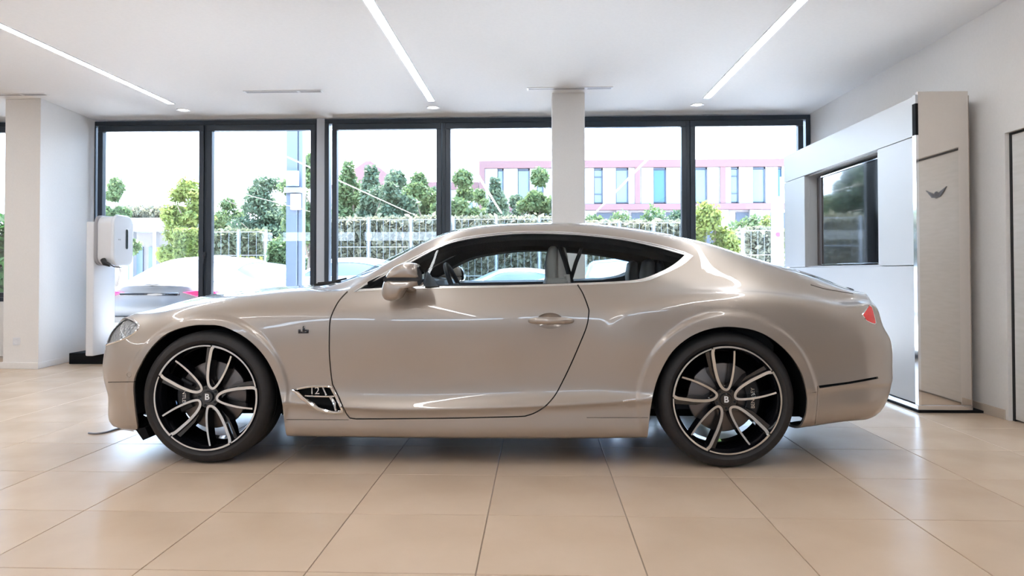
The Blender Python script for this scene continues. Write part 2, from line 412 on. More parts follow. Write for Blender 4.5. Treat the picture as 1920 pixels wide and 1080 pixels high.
def pchip(x, y, q):
    h_ = np.diff(x); d = np.diff(y)/h_; m = np.zeros(len(x)); m[1:-1] = np.where(d[:-1]*d[1:] > 0, 2*d[:-1]*d[1:]/(d[:-1]+d[1:]+1e-12), 0)
    m[0] = d[0]; m[-1] = d[-1]; i = np.clip(np.searchsorted(x, q)-1, 0, len(x)-2); t = (q-x[i])/h_[i]; H = h_[i]
    return (2*t**3-3*t**2+1)*y[i]+(t**3-2*t**2+t)*H*m[i]+(-2*t**3+3*t**2)*y[i+1]+(t**3-t**2)*H*m[i+1]
for a in range(NU):
    P = LU[a]; t = np.concatenate([[0], np.cumsum(np.linalg.norm(np.diff(P, axis=0), axis=1)**.6+1e-4)])
    # mirror one point across the centre so the roof is level there
    P2 = np.vstack([P, P[-2]*[1, -1, 1]]); t2 = np.append(t, t[-1]+(t[-1]-t[-2]))
    G[a] = ncs(t2, P2)(pchip(np.arange(NL), t, vv))
G[:, -1, 1] = 0; G[0, :, 1] = 0; G[-1, :, 1] = 0; G[..., 1] = np.maximum(G[..., 1], 0)
W3 = G.copy(); W3[..., 1] = YC-G[..., 1]
def grid_normals(A):
    du = np.gradient(A, axis=0); dv = np.gradient(A, axis=1); n = np.cross(du, dv); n /= np.linalg.norm(n, axis=2, keepdims=True)+1e-12
    return n
def flare(A, n):
    """raised lips round the wheel openings"""
    sidef = np.clip((-n[..., 1]-.55)/.3, 0, 1)
    def ss(x): x = np.clip(x, 0, 1); return x*x*(3-2*x)
    add = 0
    for hx, R0, ex in ((HUB_F, .452, 1.0), (HUB_R, .468, 1.0)):
        dx = A[..., 0]-hx; dz = A[..., 2]-HUBZ
        r = np.hypot(dx, dz*1.02)
        gate = ss((A[..., 2]-.17)/.1)
        add = add+gate*.011*(1-ss((r-R0)/.02))*np.clip((.75-r)/.1, 0, 1)
    A[..., 1] -= add*sidef
    return A
CREST = smooth_px([(1112,668),(1128,637),(1152,603),(1185,577),(1220,561.5),(1260,554),(1310,550.5),(1380,550),(1450,554),(1520,562),(1600,574),(1650,585)], 6)
def haunch(A):
    pp = project(A.reshape(-1, 3)); sel = (pp[:, 0] > 1060) & (pp[:, 0] < 1700) & (pp[:, 1] > 480) & (pp[:, 1] < 760) & (A.reshape(-1, 3)[:, 1] < YC-.55)
    q = pp[sel]; P = np.array(CREST); best = np.full(len(q), 1e9); sg = np.ones(len(q))
    for a, b in zip(P[:-1], P[1:]):
        d = b-a; L2 = d@d; t = np.clip(((q-a)@d)/L2, 0, 1); c = a+t[:, None]*d; dist = np.hypot(*(q-c).T); s_ = np.sign(d[0]*(q[:, 1]-a[1])-d[1]*(q[:, 0]-a[0]))
        m = dist < best; best[m] = dist[m]; sg[m] = s_[m]
    dd = best*sg       # positive below the crest
    sm = lambda x: (lambda u: u*u*(3-2*u))(np.clip(x, 0, 1))
    prof = np.where(dd < 0, sm((dd+34)/34)*.0+np.clip((dd+34)/34, 0, 1)**1.8, 1-sm(dd/150))
    fade = sm((q[:, 0]-1110)/90)*(1-sm((q[:, 0]-1560)/90))
    flat = A.reshape(-1, 3); idx = np.where(sel)[0]; flat[idx, 1] -= .016*prof*fade
    return flat.reshape(A.shape)
nrm = grid_normals(W3)
if nrm[NU//2, NV//3, 1] > 0: FL = -1
else: FL = 1
nrm *= FL
W3 = haunch(flare(W3, nrm)); NRM = grid_normals(W3)*FL
NRM[:, -1] = NRM[:, -1]*[1, 0, 1]; NRM[:, -1] /= np.linalg.norm(NRM[:, -1], axis=1, keepdims=True)+1e-9
NRM[0] = NRM[1]*[1, 0, 1]; NRM[-1] = NRM[-2]*[1, 0, 1]
NRM[[0, -1]] /= np.linalg.norm(NRM[[0, -1]], axis=2, keepdims=True)+1e-9
def bil(A, a, b):
    a = np.clip(a, 0, NU-1); b = np.clip(b, 0, NV-1); i = np.minimum(a.astype(int), NU-2); j = np.minimum(b.astype(int), NV-2)
    s_ = (a-i)[:, None]; t_ = (b-j)[:, None]
    return A[i, j]*(1-s_)*(1-t_)+A[i+1, j]*s_*(1-t_)+A[i, j+1]*(1-s_)*t_+A[i+1, j+1]*s_*t_
# picture point -> surface (grid coordinates a, b)
_q = [(i*NV+j, (i+1)*NV+j, (i+1)*NV+j+1, i*NV+j+1) for i in range(NU-1) for j in range(NV-1)]
BVH = BVHTree.FromPolygons([tuple(p_) for p_ in W3.reshape(-1, 3)], _q)
def uv(px, py):
    for dy in (0, 1, -1, 2, -2, 3, -3, 5, -5, 8, -8):
        d = ray(px, py+dy); loc, n_, idx, dist = BVH.ray_cast(Vector((0, 0, CAM_H)), Vector(d).normalized())
        if loc is not None: break
    else: raise ValueError('miss %s %s' % (px, py))
    i, j = divmod(idx, NV-1); P = np.array(loc)
    a, b = .5, .5
    A0, A1, A2, A3 = W3[i, j], W3[i+1, j], W3[i+1, j+1], W3[i, j+1]
    for _ in range(8):
        S = A0*(1-a)*(1-b)+A1*a*(1-b)+A2*a*b+A3*(1-a)*b
        da = (A1-A0)*(1-b)+(A2-A3)*b; db = (A3-A0)*(1-a)+(A2-A1)*a
        sol = np.linalg.lstsq(np.stack([da, db], 1), P-S, rcond=None)[0]; a += sol[0]; b += sol[1]
    return (i+min(max(a, 0), 1), j+min(max(b, 0), 1))
def u_of_x(X, v=6):
    """grid u where line v passes X"""
    v = v+1 if v >= 3 else v; c = LU[:, int(v), 0]*(1-(v-int(v)))+LU[:, min(int(v)+1, NL-1), 0]*(v-int(v))
    return float(np.interp(X, c, np.arange(NU)))
V = lambda line: (line+1 if line >= 3 else line)*NVS
def dens(pts, step=5., closed=True):
    out = []; n = len(pts)
    for i in range(n if closed else n-1):
        a = np.array(pts[i], float); b = np.array(pts[(i+1) % n], float); k = max(1, int(np.hypot(*(b-a))/step))
        out += [tuple(a+(b-a)*t/k) for t in range(k)]
    if not closed: out.append(tuple(pts[-1]))
    return out
def on_body(pts, step=4.):
    return [uv(*p_) for p_ in dens(pts, step)]
def on_body_open(pts, step=4.):
    return [uv(*p_) for p_ in dens(pts, step, False)]
def ribbon(pts, w=1.3, step=5.):
    P = np.array(dens(pts, step, False)); T = np.gradient(P, axis=0); T /= np.hypot(T[:, 0], T[:, 1])[:, None]; N = np.stack([-T[:, 1], T[:, 0]], 1)
    return [uv(*p_) for p_ in np.vstack([P+N*w/2, (P-N*w/2)[::-1]])]
REG = {}
# wheel openings
arch_f = smooth_px([(258.7,811),(252,760),(250.5,717),(262,686),(284,651),(315,624),(356,611),(388,609),(421,613),(463,635),(495,667),(517,708),(528,749),(533,790),(536,813)])
arch_r = smooth_px([(1215,814),(1218,780),(1225,737),(1237,700),(1260,660),(1293,632),(1330,617),(1367,612.5),(1413,619),(1447,635),(1480,664),(1503,700),(1513,740),(1512,773),(1505,794)])
for nm, a_ in (('arch_f', arch_f), ('arch_r', arch_r)):
    g = on_body_open(a_); REG[nm] = [(g[0][0], -1)]+g+[(g[-1][0], -1)]
# side glass and its bright surround
trim_out = smooth_px([(663,547.5),(700,522),(763,489),(823,459.5),(873,444),(960,434.3),(1040,434),(1107,438.5),(1173,446.5),(1240,460),(1283,472)])+smooth_px([(1300,480),(1280,497),(1247,513.5),(1213,527),(1170,531.5),(1083,535),(940,539.5),(782,541.5),(700,545)])
glass_o = smooth_px([(673,542.5),(706,525),(766,494.5),(823,464.5),(873,449.5),(960,439.2),(1040,438.8),(1107,443),(1173,451.3),(1235,464.5)])+smooth_px([(1284,478.5),(1265,495),(1240,509),(1205,522.5),(1165,527.5),(1083,531),(940,535.5),(782,537.5),(700,541)])
REG['trim'] = on_body(trim_out); REG['side_glass'] = on_body(glass_o)
door_gap = smooth_px([(652,546.5),(642.5,556),(633,568),(623,588),(618.5,605),(617.5,637),(617.8,668),(621,704),(623.5,721)])+smooth_px([(635.5,745),(647.6,772),(656,784)])[0:]+[(668,785.6),(712,785.5),(857,784),(970,781.3)]+smooth_px([(985,780.3),(1003,774),(1022,762),(1040,742),(1054,717),(1070,684),(1087,645),(1100,612),(1104,587),(1102.5,575.5),(1093,550.5),(1083,534)])
REG['gap_door'] = ribbon(door_gap, 2.2); REG['door'] = on_body(door_gap)
REG['gap_bumper'] = ribbon([(203,716.5),(226,716.2),(251,716)], 1.2, 3)
REG['gap_sill'] = ribbon([(537,786.5),(600,787),(654,787)], 1.0)
REG['gap_arch_r'] = ribbon([(1533,724),(1532,760),(1528,796)], .9)
REG['rear_slot'] = on_body([(1535,723),(1590,716),(1646,706),(1647,710),(1590,720.5),(1537,728)])
REG['gap_quarter'] = ribbon([(1100,783),(1215,783)], 1.0)
REG['vent'] = on_body(smooth_px([(549,730),(580,724.5),(612,723.5)])+[(622,725)]+smooth_px([(632,745),(643,768)])+smooth_px([(643,771),(627,774),(597,766.5),(568,747)]))
REG['tail'] = on_body([(1617,590),(1630,572),(1635,577),(1641,600),(1642,608),(1634,606),(1624,601)], 2)
REG['deck_gap'] = ribbon([(1520,534),(1545,541.5),(1580,547.5),(1600,551)], 1.4)
cup = [(1031+25*math.cos(t), 601.5+15*math.sin(t)*(1 if math.sin(t) < 0 else 1.0)) for t in np.linspace(0, 2*PI, 28, endpoint=False)]
REG['cup'] = on_body(cup, 3)
CUPX = [uv(1031+25*r_*math.cos(t), 601.5+15*r_*math.sin(t)) for r_ in (.2, .45, .7, .9) for t in np.linspace(0, 2*PI, 24, endpoint=False)]
# headlamp, an oval on the corner of the nose
c0 = uv(226, 622)
REG['lamp'] = [(c0[0]-14+27*math.cos(t)+7*math.sin(t), c0[1]+1+13*math.sin(t)) for t in np.linspace(0, 2*PI, 40, endpoint=False)]
ucf = u_of_x(XA, 5)
# glass of the cabin, hood, boot, drawn on the surface itself: (line, X) corners
def fence_uv(pts): return [(u_of_x(X, v), V(v)) for X, v in pts]
def xat(px, w): return at_y(px, 480, YC-w)[0]
REG['windscreen'] = fence_uv([(xat(640, .55), 9.95), (xat(700, .66), 9.9), (xat(763, .65), 9.9), (xat(823, .62), 9.95), (xat(845, .6), 10.1), (xat(842, .3), 11), (xat(836, .1), 12.5), (xat(600, .1), 12.5), (xat(610, .3), 11)])
REG['cowl'] = fence_uv([(xat(622, .6), 9.6), (xat(638, .55), 9.9), (xat(608, .3), 11), (xat(598, .1), 12.5), (xat(578, .1), 12.5), (xat(592, .3), 11)])
REG['hood'] = fence_uv([(xat(275, .8), 8.35), (xat(400, .7), 8.6), (xat(500, .7), 8.75), (xat(618, .6), 9.5), (xat(590, .3), 11), (xat(576, .1), 12.5), (xat(200, 0)-.3, 12.5), (xat(255, .6)-.1, 9)])
REG['rear_window'] = fence_uv([(xat(1285, .5), 10.7), (xat(1400, .55), 10.6), (xat(1490, .55), 10.7), (xat(1500, .3), 11), (xat(1505, .1), 12.5), (xat(1262, .1), 12.5), (xat(1268, .3), 11)])
ue = NU+2
REG['boot'] = [(u_of_x(xat(1520, .6), 9.8), V(9.8)), (u_of_x(xat(1570, .6), 9.3), V(9.3)), (ue-60, V(9.0)), (ue, V(8.6)), (ue, V(12.6)), (u_of_x(xat(1515, 0), 11.5), V(12.6))]
ur = uv(1513, 745)[0]
REG['rear_bumper'] = [(ur, -2), (ur, V(3.1))]+[uv(1533, 724)]+[uv(1590, 717)]+[uv(1648, 707)]+[(ue, uv(1648, 707)[1]), (ue, -2)]
REG['front_bumper'] = [(-3, -2), (uv(262, 790)[0], -2), (uv(256, 700)[0], uv(256, 700)[1]), (uv(262, 676)[0], uv(262, 676)[1]), (uv(236, 642)[0], uv(236, 642)[1]), (-3, V(6.0))]
REG['grille'] = [(-3, V(3.6)), (26, V(3.8)), (42, V(4.6)), (43, V(6.0)), (30, V(7.0)), (-3, V(7.4))]
us0, us1 = uv(536, 800)[0], uv(1215, 800)[0]
REG['sill'] = [(us0-1, -2), (us0-1, uv(536, 786.5)[1])]+[uv(x_, 786.5) for x_ in range(560, 1215, 40)]+[(us1+1, uv(1215, 784)[1]), (us1+1, -2)]
# ---- one constrained triangulation, then every triangle goes to the panel it lies in
SU, SV = UK[-1]/(NU-1), 2.6/(NV-1)
GU, GV = 3, 3
pts = [(a*SU, b*SV) for a in range(0, NU, GU) for b in range(0, NV, GV)]
if (NU-1) % GU: pts += [((NU-1)*SU, b*SV) for b in range(0, NV, GV)]
seg = []; 
def clampb(a, b): return (min(max(a, 0), NU-1)*SU, min(max(b, 0), NV-1)*SV)
hidden = []
P2 = []
for nm, poly in REG.items():
    q = []
    for k in range(len(poly)):
        a = poly[k]; b = poly[(k+1) % len(poly)]; L_ = math.hypot((a[0]-b[0])/3, (a[1]-b[1])/2.5); k_ = max(1, int(L_))
        q += [(a[0]+(b[0]-a[0])*t/k_, a[1]+(b[1]-a[1])*t/k_) for t in range(k_)]
    base = len(pts)+len(P2); cl = [clampb(*z) for z in q]
    P2 += cl; seg += [(base+k, base+(k+1) % len(cl)) for k in range(len(cl))]
# drop grid points that crowd the outlines
pa = np.array(pts); qa = np.array(P2); keep = []
# rows of points along the creases so that the highlights run clean
CR = []
for hx, R0 in ((HUB_F, .452), (HUB_R, .468)):
    for r_ in (R0-.014, R0-.003, R0+.004, R0+.010, R0+.016, R0+.023, R0+.036):
        row = []
        for t in np.linspace(math.radians(-14), math.radians(194), 120):
            X_, Z_ = hx+r_*math.cos(t), HUBZ+r_*math.sin(t)/1.02
            q = project(np.array([X_, YC-.958, Z_]))[0]
            try: row.append(uv(*q))
            except ValueError: pass
        CR.append(row)
for dpx in (-34, -24, -14, -5, 0, 6, 16):
    P = np.array(CREST); T = np.gradient(P, axis=0); T /= np.hypot(T[:, 0], T[:, 1])[:, None]; Nn = np.stack([-T[:, 1], T[:, 0]], 1); Q = P+Nn*dpx
    Q = np.array(dens([tuple(z) for z in Q], 5, False)); CR.append([uv(*z) for z in Q if z[0] < 1600])
for row in CR:
    base = len(pts)+len(P2); cl = [clampb(*z) for z in row]; P2 += cl; seg += [(base+k, base+k+1) for k in range(len(cl)-1) if math.hypot(cl[k][0]-cl[k+1][0], cl[k][1]-cl[k+1][1]) < .08]
cell = {}
for z in P2: cell.setdefault((int(z[0]/.02), int(z[1]/.02)), []).append(z)
edge_u = {0, NU-1}
for k, z in enumerate(pts):
    i, j = int(z[0]/.02), int(z[1]/.02); ok_ = True
    if 1e-6 < z[0] < (NU-1)*SU-1e-6 and 1e-6 < z[1] < (NV-1)*SV-1e-6:
        for ii in (i-1, i, i+1):
            for jj in (j-1, j, j+1):
                for w_ in cell.get((ii, jj), ()):
                    if (w_[0]-z[0])**2+(w_[1]-z[1])**2 < .008**2: ok_ = False
    if ok_: keep.append(k)
pa2 = [clampb(*z) for z in CUPX]
n0 = len(pts); pts = [pts[k] for k in keep]+pa2; d_ = n0-len(pts)
seg = [(a-d_, b-d_) for a, b in seg if (a != b)]
allp = [Vector(z) for z in pts+P2]
cv, ce, cf, _, _, _ = geometry.delaunay_2d_cdt(allp, seg, [], 0, 1e-5, False)
cv = np.array([(v.x/SU, v.y/SV) for v in cv]); cf = np.array(cf)
ctr = cv[cf].mean(1)
def inside(poly, q):
    p_ = np.array(poly); x, y = q[:, 0], q[:, 1]; r = np.zeros(len(q), bool); n = len(p_)
    for k in range(n):
        x1, y1 = p_[k]; x2, y2 = p_[(k+1) % n]
        if y1 == y2: continue
        c = ((y1 > y) != (y2 > y)) & (x < (x2-x1)*(y-y1)/(y2-y1)+x1); r ^= c
    return r
IN = {k: inside(v, ctr) for k, v in REG.items()}
lab = np.full(len(cf), 'fender', dtype=object)
xm = .5*(us0+us1)
lab[(ctr[:, 0] > us0+90)] = 'quarter'
roofm = (ctr[:, 1] > V(9.02)) & (ctr[:, 0] > u_of_x(xat(800, .6), 9)) & (ctr[:, 0] < u_of_x(xat(1330, .6), 9))
lab[roofm] = 'roof'
for nm in ('sill', 'hood', 'cowl', 'windscreen', 'rear_window', 'boot', 'rear_bumper', 'front_bumper', 'grille', 'door', 'trim', 'side_glass', 'tail', 'lamp', 'cup', 'rear_slot', 'deck_gap', 'vent', 'gap_door', 'gap_bumper', 'gap_sill', 'gap_quarter', 'gap_arch_r', 'arch_f', 'arch_r'):
    lab[IN[nm]] = nm
# the door keeps to below the window surround
POS = bil(W3, cv[:, 0], cv[:, 1]); NOR = bil(NRM, cv[:, 0], cv[:, 1]); NOR /= np.linalg.norm(NOR, axis=1, keepdims=True)+1e-9
# the finger cup is hollowed behind the door skin
def _cup():
    global POS, NOR
    ci = np.unique(cf[lab == 'cup']); pp = project(POS[ci]); e = np.clip(np.hypot((pp[:, 0]-1031)/25, (pp[:, 1]-601.5)/15), 0, 1)
    dsp = .026*(1-e**2)**.8; POS = POS.copy(); POS[ci, 1] += dsp
_cup()
# orientation
fa = cf[len(cf)//2]; 
fn = np.cross(POS[cf[:, 1]]-POS[cf[:, 0]], POS[cf[:, 2]]-POS[cf[:, 0]])
flip = (fn*NOR[cf[:, 0]]).sum(1) < 0
cf[flip] = cf[flip][:, ::-1]
def patch(name, mask, material, both=False, sgn=1, flange=.012, off=0., parent=None, side_tag=None, **k):
    """triangles of mask as a sheet with inward rims; sgn -1 mirrors to the far side; both joins the two"""
    F = cf[mask]; used = np.unique(F); rem = -np.ones(len(cv), int); rem[used] = np.arange(len(used)); F = rem[F]
    Pn, Nn = POS[used]-off*NOR[used], NOR[used]
    cen = np.abs(Pn[:, 1]-YC) < 1e-4
    e = np.sort(np.concatenate([F[:, [0, 1]], F[:, [1, 2]], F[:, [2, 0]]]), axis=1); de = np.concatenate([F[:, [0, 1]], F[:, [1, 2]], F[:, [2, 0]]])
    key = e[:, 0]*len(used)+e[:, 1]; uq, inv, cnt = np.unique(key, return_inverse=True, return_counts=True)
    bd = de[cnt[inv] == 1]; bd = bd[~(cen[bd[:, 0]] & cen[bd[:, 1]])]
    Vs, Ns, Fs = [Pn], [Nn], [F]; base = len(Pn)
    if flange and len(bd):
        A, B = Pn[bd[:, 0]], Pn[bd[:, 1]]; nA, nB = Nn[bd[:, 0]], Nn[bd[:, 1]]
        out = np.cross(B-A, nA); out /= np.linalg.norm(out, axis=1, keepdims=True)+1e-12
        m = len(bd); Vs += [A, B, B-nB*flange, A-nA*flange]; Ns += [out]*4
        i0 = base+np.arange(m); Fs.append(np.stack([i0+m, i0, i0+3*m], 1)); Fs.append(np.stack([i0+m, i0+3*m, i0+2*m], 1)); base += 4*m
    Vx, Nx, Fx = np.vstack(Vs), np.vstack(Ns), np.vstack(Fs)
    def mir(Vx, Nx, Fx): 
        V2 = Vx.copy(); V2[:, 1] = 2*YC-V2[:, 1]; N2 = Nx*[1, -1, 1]; return V2, N2, Fx[:, ::-1]
    if both:
        V2, N2, F2 = mir(Vx, Nx, Fx); Vx, Nx, Fx = np.vstack([Vx, V2]), np.vstack([Nx, N2]), np.vstack([Fx, F2+len(Vx)])
    elif sgn < 0: Vx, Nx, Fx = mir(Vx, Nx, Fx)
    return raw(name, Vx-ROOT, Fx, material, parent, normals=Nx, **k)
CAR = empty('car', ROOT)
tag(CAR, 'glossy taupe two-door coupe parked side-on across the showroom', 'car')
L_ = lambda *n: np.isin(lab, n)
for sgn in (1, -1):
    patch('fender', L_('fender'), M['paint'], sgn=sgn, parent=CAR)
    patch('door', L_('door'), M['paint'], sgn=sgn, parent=CAR)
    patch('quarter_panel', L_('quarter'), M['paint'], sgn=sgn, parent=CAR)
    patch('sill', L_('sill'), M['paint'], sgn=sgn, parent=CAR)
    patch('window_trim', L_('trim'), M['satin'], sgn=sgn, parent=CAR, off=-.002, flange=.008, label='bright metal window surround')
    patch('side_window', L_('side_glass'), M['car_glass'], sgn=sgn, parent=CAR, off=.006, flange=0, label='clear side window glass')
    patch('tail_light', L_('tail'), (M.get('tail') or M.setdefault('tail', mat('tail_lens_red', (.55, .008, .012), .12, coat=1, emit=.06, ecol=(1, .05, .03)))), sgn=sgn, parent=CAR, off=-.002, label='red tail lens')
def cup_patch():
    m_ = lab == 'cup'; F = cf[m_]; used = np.unique(F); rem = -np.ones(len(cv), int); rem[used] = np.arange(len(used)); F = rem[F]
    for sgn in (1, -1):
        Vx = POS[used].copy()
        if sgn < 0: Vx[:, 1] = 2*YC-Vx[:, 1]
        raw('handle_cup', Vx-ROOT, F if sgn > 0 else F[:, ::-1], M['paint'], CAR)
cup_patch()
patch('roof', L_('roof'), M['paint'], both=True, parent=CAR)
patch('bonnet', L_('hood'), M['paint'], both=True, parent=CAR)
patch('boot_lid', L_('boot'), M['paint'], both=True, parent=CAR)
patch('front_bumper', L_('front_bumper'), M['paint'], both=True, parent=CAR)
patch('rear_bumper', L_('rear_bumper'), M['paint'], both=True, parent=CAR)
patch('windscreen', L_('windscreen'), M['car_glass'], both=True, parent=CAR, off=.004, flange=0, label='clear windscreen glass')
patch('rear_window', L_('rear_window'), M['car_glass'], both=True, parent=CAR, off=.004, flange=0, label='rear window glass')
patch('cowl', L_('cowl'), M['black'], both=True, parent=CAR, off=.01, label='black scuttle panel under the windscreen')
patch('body_shell', ~L_('side_glass', 'windscreen', 'rear_window', 'arch_f', 'arch_r', 'trim'), M['matte_black'], both=True, parent=CAR, off=.02, flange=0, label='dark inner bodywork')
def loc(P): return tuple(np.array(P)-ROOT)
def surf(px, py, off=0.):
    a, b = uv(px, py); P = bil(W3, np.array([a]), np.array([b]))[0]; n = bil(NRM, np.array([a]), np.array([b]))[0]; return P+n/np.linalg.norm(n)*off-ROOT
def mirror_copy(o):
    """the same part on the far side"""
    c = o.copy(); c.data = o.data.copy(); COL.objects.link(c)
    me = c.data
    for v in me.vertices: v.co.y = -v.co.y
    me.flip_normals()
    for ch_ in o.children:
        d = mirror_copy(ch_); d.parent = c
    return c
# ---------------------------------------------------------------- wheels
def cr2(P, n=5): return smooth_px(P, n)
UPTS = [(39,-407),(22,-375),(8,-300),(-2,-237),(-6,-150),(6,-92),(34,-68),(64,-87),(104,-147),(144,-227),(172,-300),(184,-337)]
U2 = [np.array(p_)/420*.292 for p_ in cr2([(x, -y) for x, y in UPTS], 4)]
def dish(r): return .030-.022*min(1, (r/.28))**1.6
def ribbon3(mb, path, wf, wb, d0, d1, shift_=0.):
    """strip along a 2-D path: front width wf at depth d0(r), back width wb at depth d0+d1"""
    P = np.array(path); T = np.gradient(P, axis=0); T /= np.hypot(T[:, 0], T[:, 1])[:, None]+1e-9; N = np.stack([-T[:, 1], T[:, 0]], 1); m = len(P); rings = []
    for k in range(m):
        w_ = wf[k] if hasattr(wf, '__len__') else wf; v_ = wb[k] if hasattr(wb, '__len__') else wb
        r = float(np.hypot(*P[k])); d = dish(r)+d0; c = P[k]+N[k]*shift_
        q = []
        for s_, ww, dd_ in ((-1, w_, d), (1, w_, d), (1, v_, d+d1), (-1, v_, d+d1)):
            z = c+N[k]*s_*ww/2; q.append(mb.bm.verts.new((z[0], dd_, z[1])))
        rings.append(q)
    fs = []
    for k in range(m-1):
        A, B = rings[k], rings[k+1]
        for j in range(4): fs.append(mb.bm.faces.new((A[j], A[(j+1) % 4], B[(j+1) % 4], B[j])))
    fs.append(mb.bm.faces.new(rings[0][::-1])); fs.append(mb.bm.faces.new(rings[-1]))
    bmesh.ops.recalc_face_normals(mb.bm, faces=fs); return mb
def make_wheel(x, phase, cal_x, name='wheel'):
    w = empty(name, (x-ROOT[0], 3.835-YC, HUBZ), parent=CAR)
    prof = [(.286, .030), (.292, .012), (.300, .004), (.316, -.006), (.334, -.004), (.350, .008), (.361, .026), (.3665, .045), (.367, .075), (.3665, .085), (.361, .0855), (.361, .090), (.367, .0905), (.367, .135), (.361, .1355), (.361, .1395), (.367, .14), (.367, .215), (.361, .235), (.345, .255), (.31, .262), (.288, .245), (.284, .2), (.284, .06)]
    MB().lathe(prof, 96, closed=True).build('tyre', M['rubber'], w)
    MB().lathe([(.292, .004), (.2905, .0005), (.286, .0005), (.281, .010), (.272, .030), (.262, .07), (.258, .22), (.268, .24), (.270, .235), (.262, .225), (.263, .07), (.276, .034), (.288, .018)], 96, closed=True).build('rim', M['gloss_black'], w)
    nr = 5
    for k in range(nr):
        Rm = Matrix.Rotation(math.radians(phase+72*k), 4, 'Y')
        # the lobe outline: its long arm runs on into the rim ring
        path = [tuple(p_) for p_ in U2]
        m = len(path); wf = list(np.interp(np.linspace(0, 1, m), [0, .35, .5, .8, 1], [.020, .018, .016, .012, .009])); wb = [w_+.018 for w_ in wf]
        b = MB(); ribbon3(b, path, [w_*1.0 for w_ in wf], wb, .0015, .055)
        o = b.build('spoke', M['gloss_black'], w, angle=50); o.matrix_local = Rm
        b = MB(); ribbon3(b, path, np.interp(np.linspace(0, 1, m), [0, .3, .5, .8, 1], [.0165, .0150, .0135, .0105, .0085]), .011, -.001, .004)
        o = b.build('spoke_edge', M['satin'], w, label='bright machined spoke edge', angle=50); o.matrix_local = Rm
        # machined arc of the rim ring
        a0 = math.atan2(path[0][0], path[0][1]); arc = [(.2865*math.sin(a0+t), .2865*math.cos(a0+t)) for t in np.linspace(-.01, math.radians(69.5), 22)]
        b = MB(); P = np.array(arc)
        ww = np.linspace(.0105, .0065, 22)
        ribbon3(b, arc, ww, ww, -.010, .006)
        o = b.build('rim_edge', M['satin'], w, label='bright machined rim edge', angle=50); o.matrix_local = Rm
        # deep black web between lobes
        b = MB(); ribbon3(b, [(.02, .05), (-.004, .10), (-.020, .16), (-.012, .22), (.006, .27)], [.030, .022, .018, .024, .05], [.036]*5, .020, .045)
        o = b.build('web', M['gloss_black'], w, angle=50); o.matrix_local = Rm
    MB().lathe([(.0, .030), (.062, .033), (.070, .045), (.075, .09), (.0, .10)][1:-1], 40).lathe([(.001, .020), (.030, .020), (.033, .024), (.034, .036)], 40).build('hub', M['gloss_black'], w)
    for k in range(5):
        a = math.radians(phase+72*k+52); MB().lathe([(.001, .024), (.007, .024), (.009, .028), (.009, .04)], 12, c=(.05*math.sin(a), .006, .05*math.cos(a))).build('wheel_bolt', M['black'], w)
    text_mesh('B', .047, .0012, mat('cap_letter', (.85, .85, .86), .3, .4) if 'capl' not in M else M['capl'], 'cap_letter', w, Matrix.Translation((0, .0185, 0)) @ FRONT, bold=.0012)
    MB().lathe([(.07, .105), (.07, .098), (.185, .098), (.188, .100), (.188, .124), (.185, .126), (.07, .126)], 72, closed=True).build('brake_disc', M['disc'], w)
    # caliper hugging the disc
    b = MB(); a0 = math.pi/2 if cal_x > 0 else -math.pi/2
    pts_ = [(.125*math.sin(a0+t), .125*math.cos(a0+t)) for t in np.linspace(-.55, .55, 9)]+[(.198*math.sin(a0+t), .198*math.cos(a0+t)) for t in np.linspace(.52, -.52, 9)]
    b.prism(pts_, (.075, .150), 'y', .006)
    cal = b.build('brake_caliper', M['black'], w)
    tm = Matrix.Translation((cal_x*.158, .0735, 0)) @ Matrix.Rotation(PI/2 if cal_x < 0 else -PI/2, 4, 'Y') @ FRONT
    if cal_x < 0: text_mesh('BENTLEY', .028, .0006, M['satin'], 'lettering', w, tm)
    else: text_mesh('BENTLEY', .028, .0006, M['satin'], 'lettering', w, tm)
    return w
M['capl'] = mat('cap_letter_white', (.85, .85, .86), .3, .2)
wf_ = make_wheel(HUB_F, 2.5, -1); wr_ = make_wheel(HUB_R, -19.5, 1)
def copy_tree(o, parent=None):
    c = o.copy(); COL.objects.link(c); c.parent = parent
    for ch_ in list(o.children): copy_tree(ch_, c)
    return c
for src in (wf_, wr_):
    c = copy_tree(src, CAR); c.location = (src.location.x, -src.location.y, HUBZ); c.rotation_euler = (0, 0, PI)
# wheel housings, floor pan
for hx, R in ((HUB_F, .425), (HUB_R, .43)):
    for sgn in (1, -1):
        mb = MB(); n = 22; ring = []
        prof = [(-14+208*k/(n-1)) for k in range(n)]
        ro = []
        for y0, s_ in ((3.875, 1.0), (4.36, 1.0), (4.36, .02)):
            rr = []
            for a in prof:
                aa = math.radians(a); rx = R*s_; X = hx+rx*math.cos(aa)*1.0; Z = max(HUBZ+rx*math.sin(aa), .19)
                rr.append(mb.bm.verts.new((X-ROOT[0], (y0-YC)*sgn, Z)))
            ro.append(rr)
        for A, B in zip(ro[:-1], ro[1:]):
            for k in range(n-1): mb.bm.faces.new((A[k], A[k+1], B[k+1], B[k]))
        mb.build('wheel_housing', M['matte_black'], CAR)
MB().box(-2.45-ROOT[0], 1.95-ROOT[0], -.42, .42, .17, .30, .02).box(HUB_F+.45-ROOT[0], HUB_R-.46-ROOT[0], -.86, .86, .175, .26, .02).build('floor_pan', M['matte_black'], CAR)
MB().tube([(-.1, -.55, .16), (.1, -.55, .155), (.5, -.55, .165)], .035, 10).build('exhaust_pipe', M['black'], CAR)
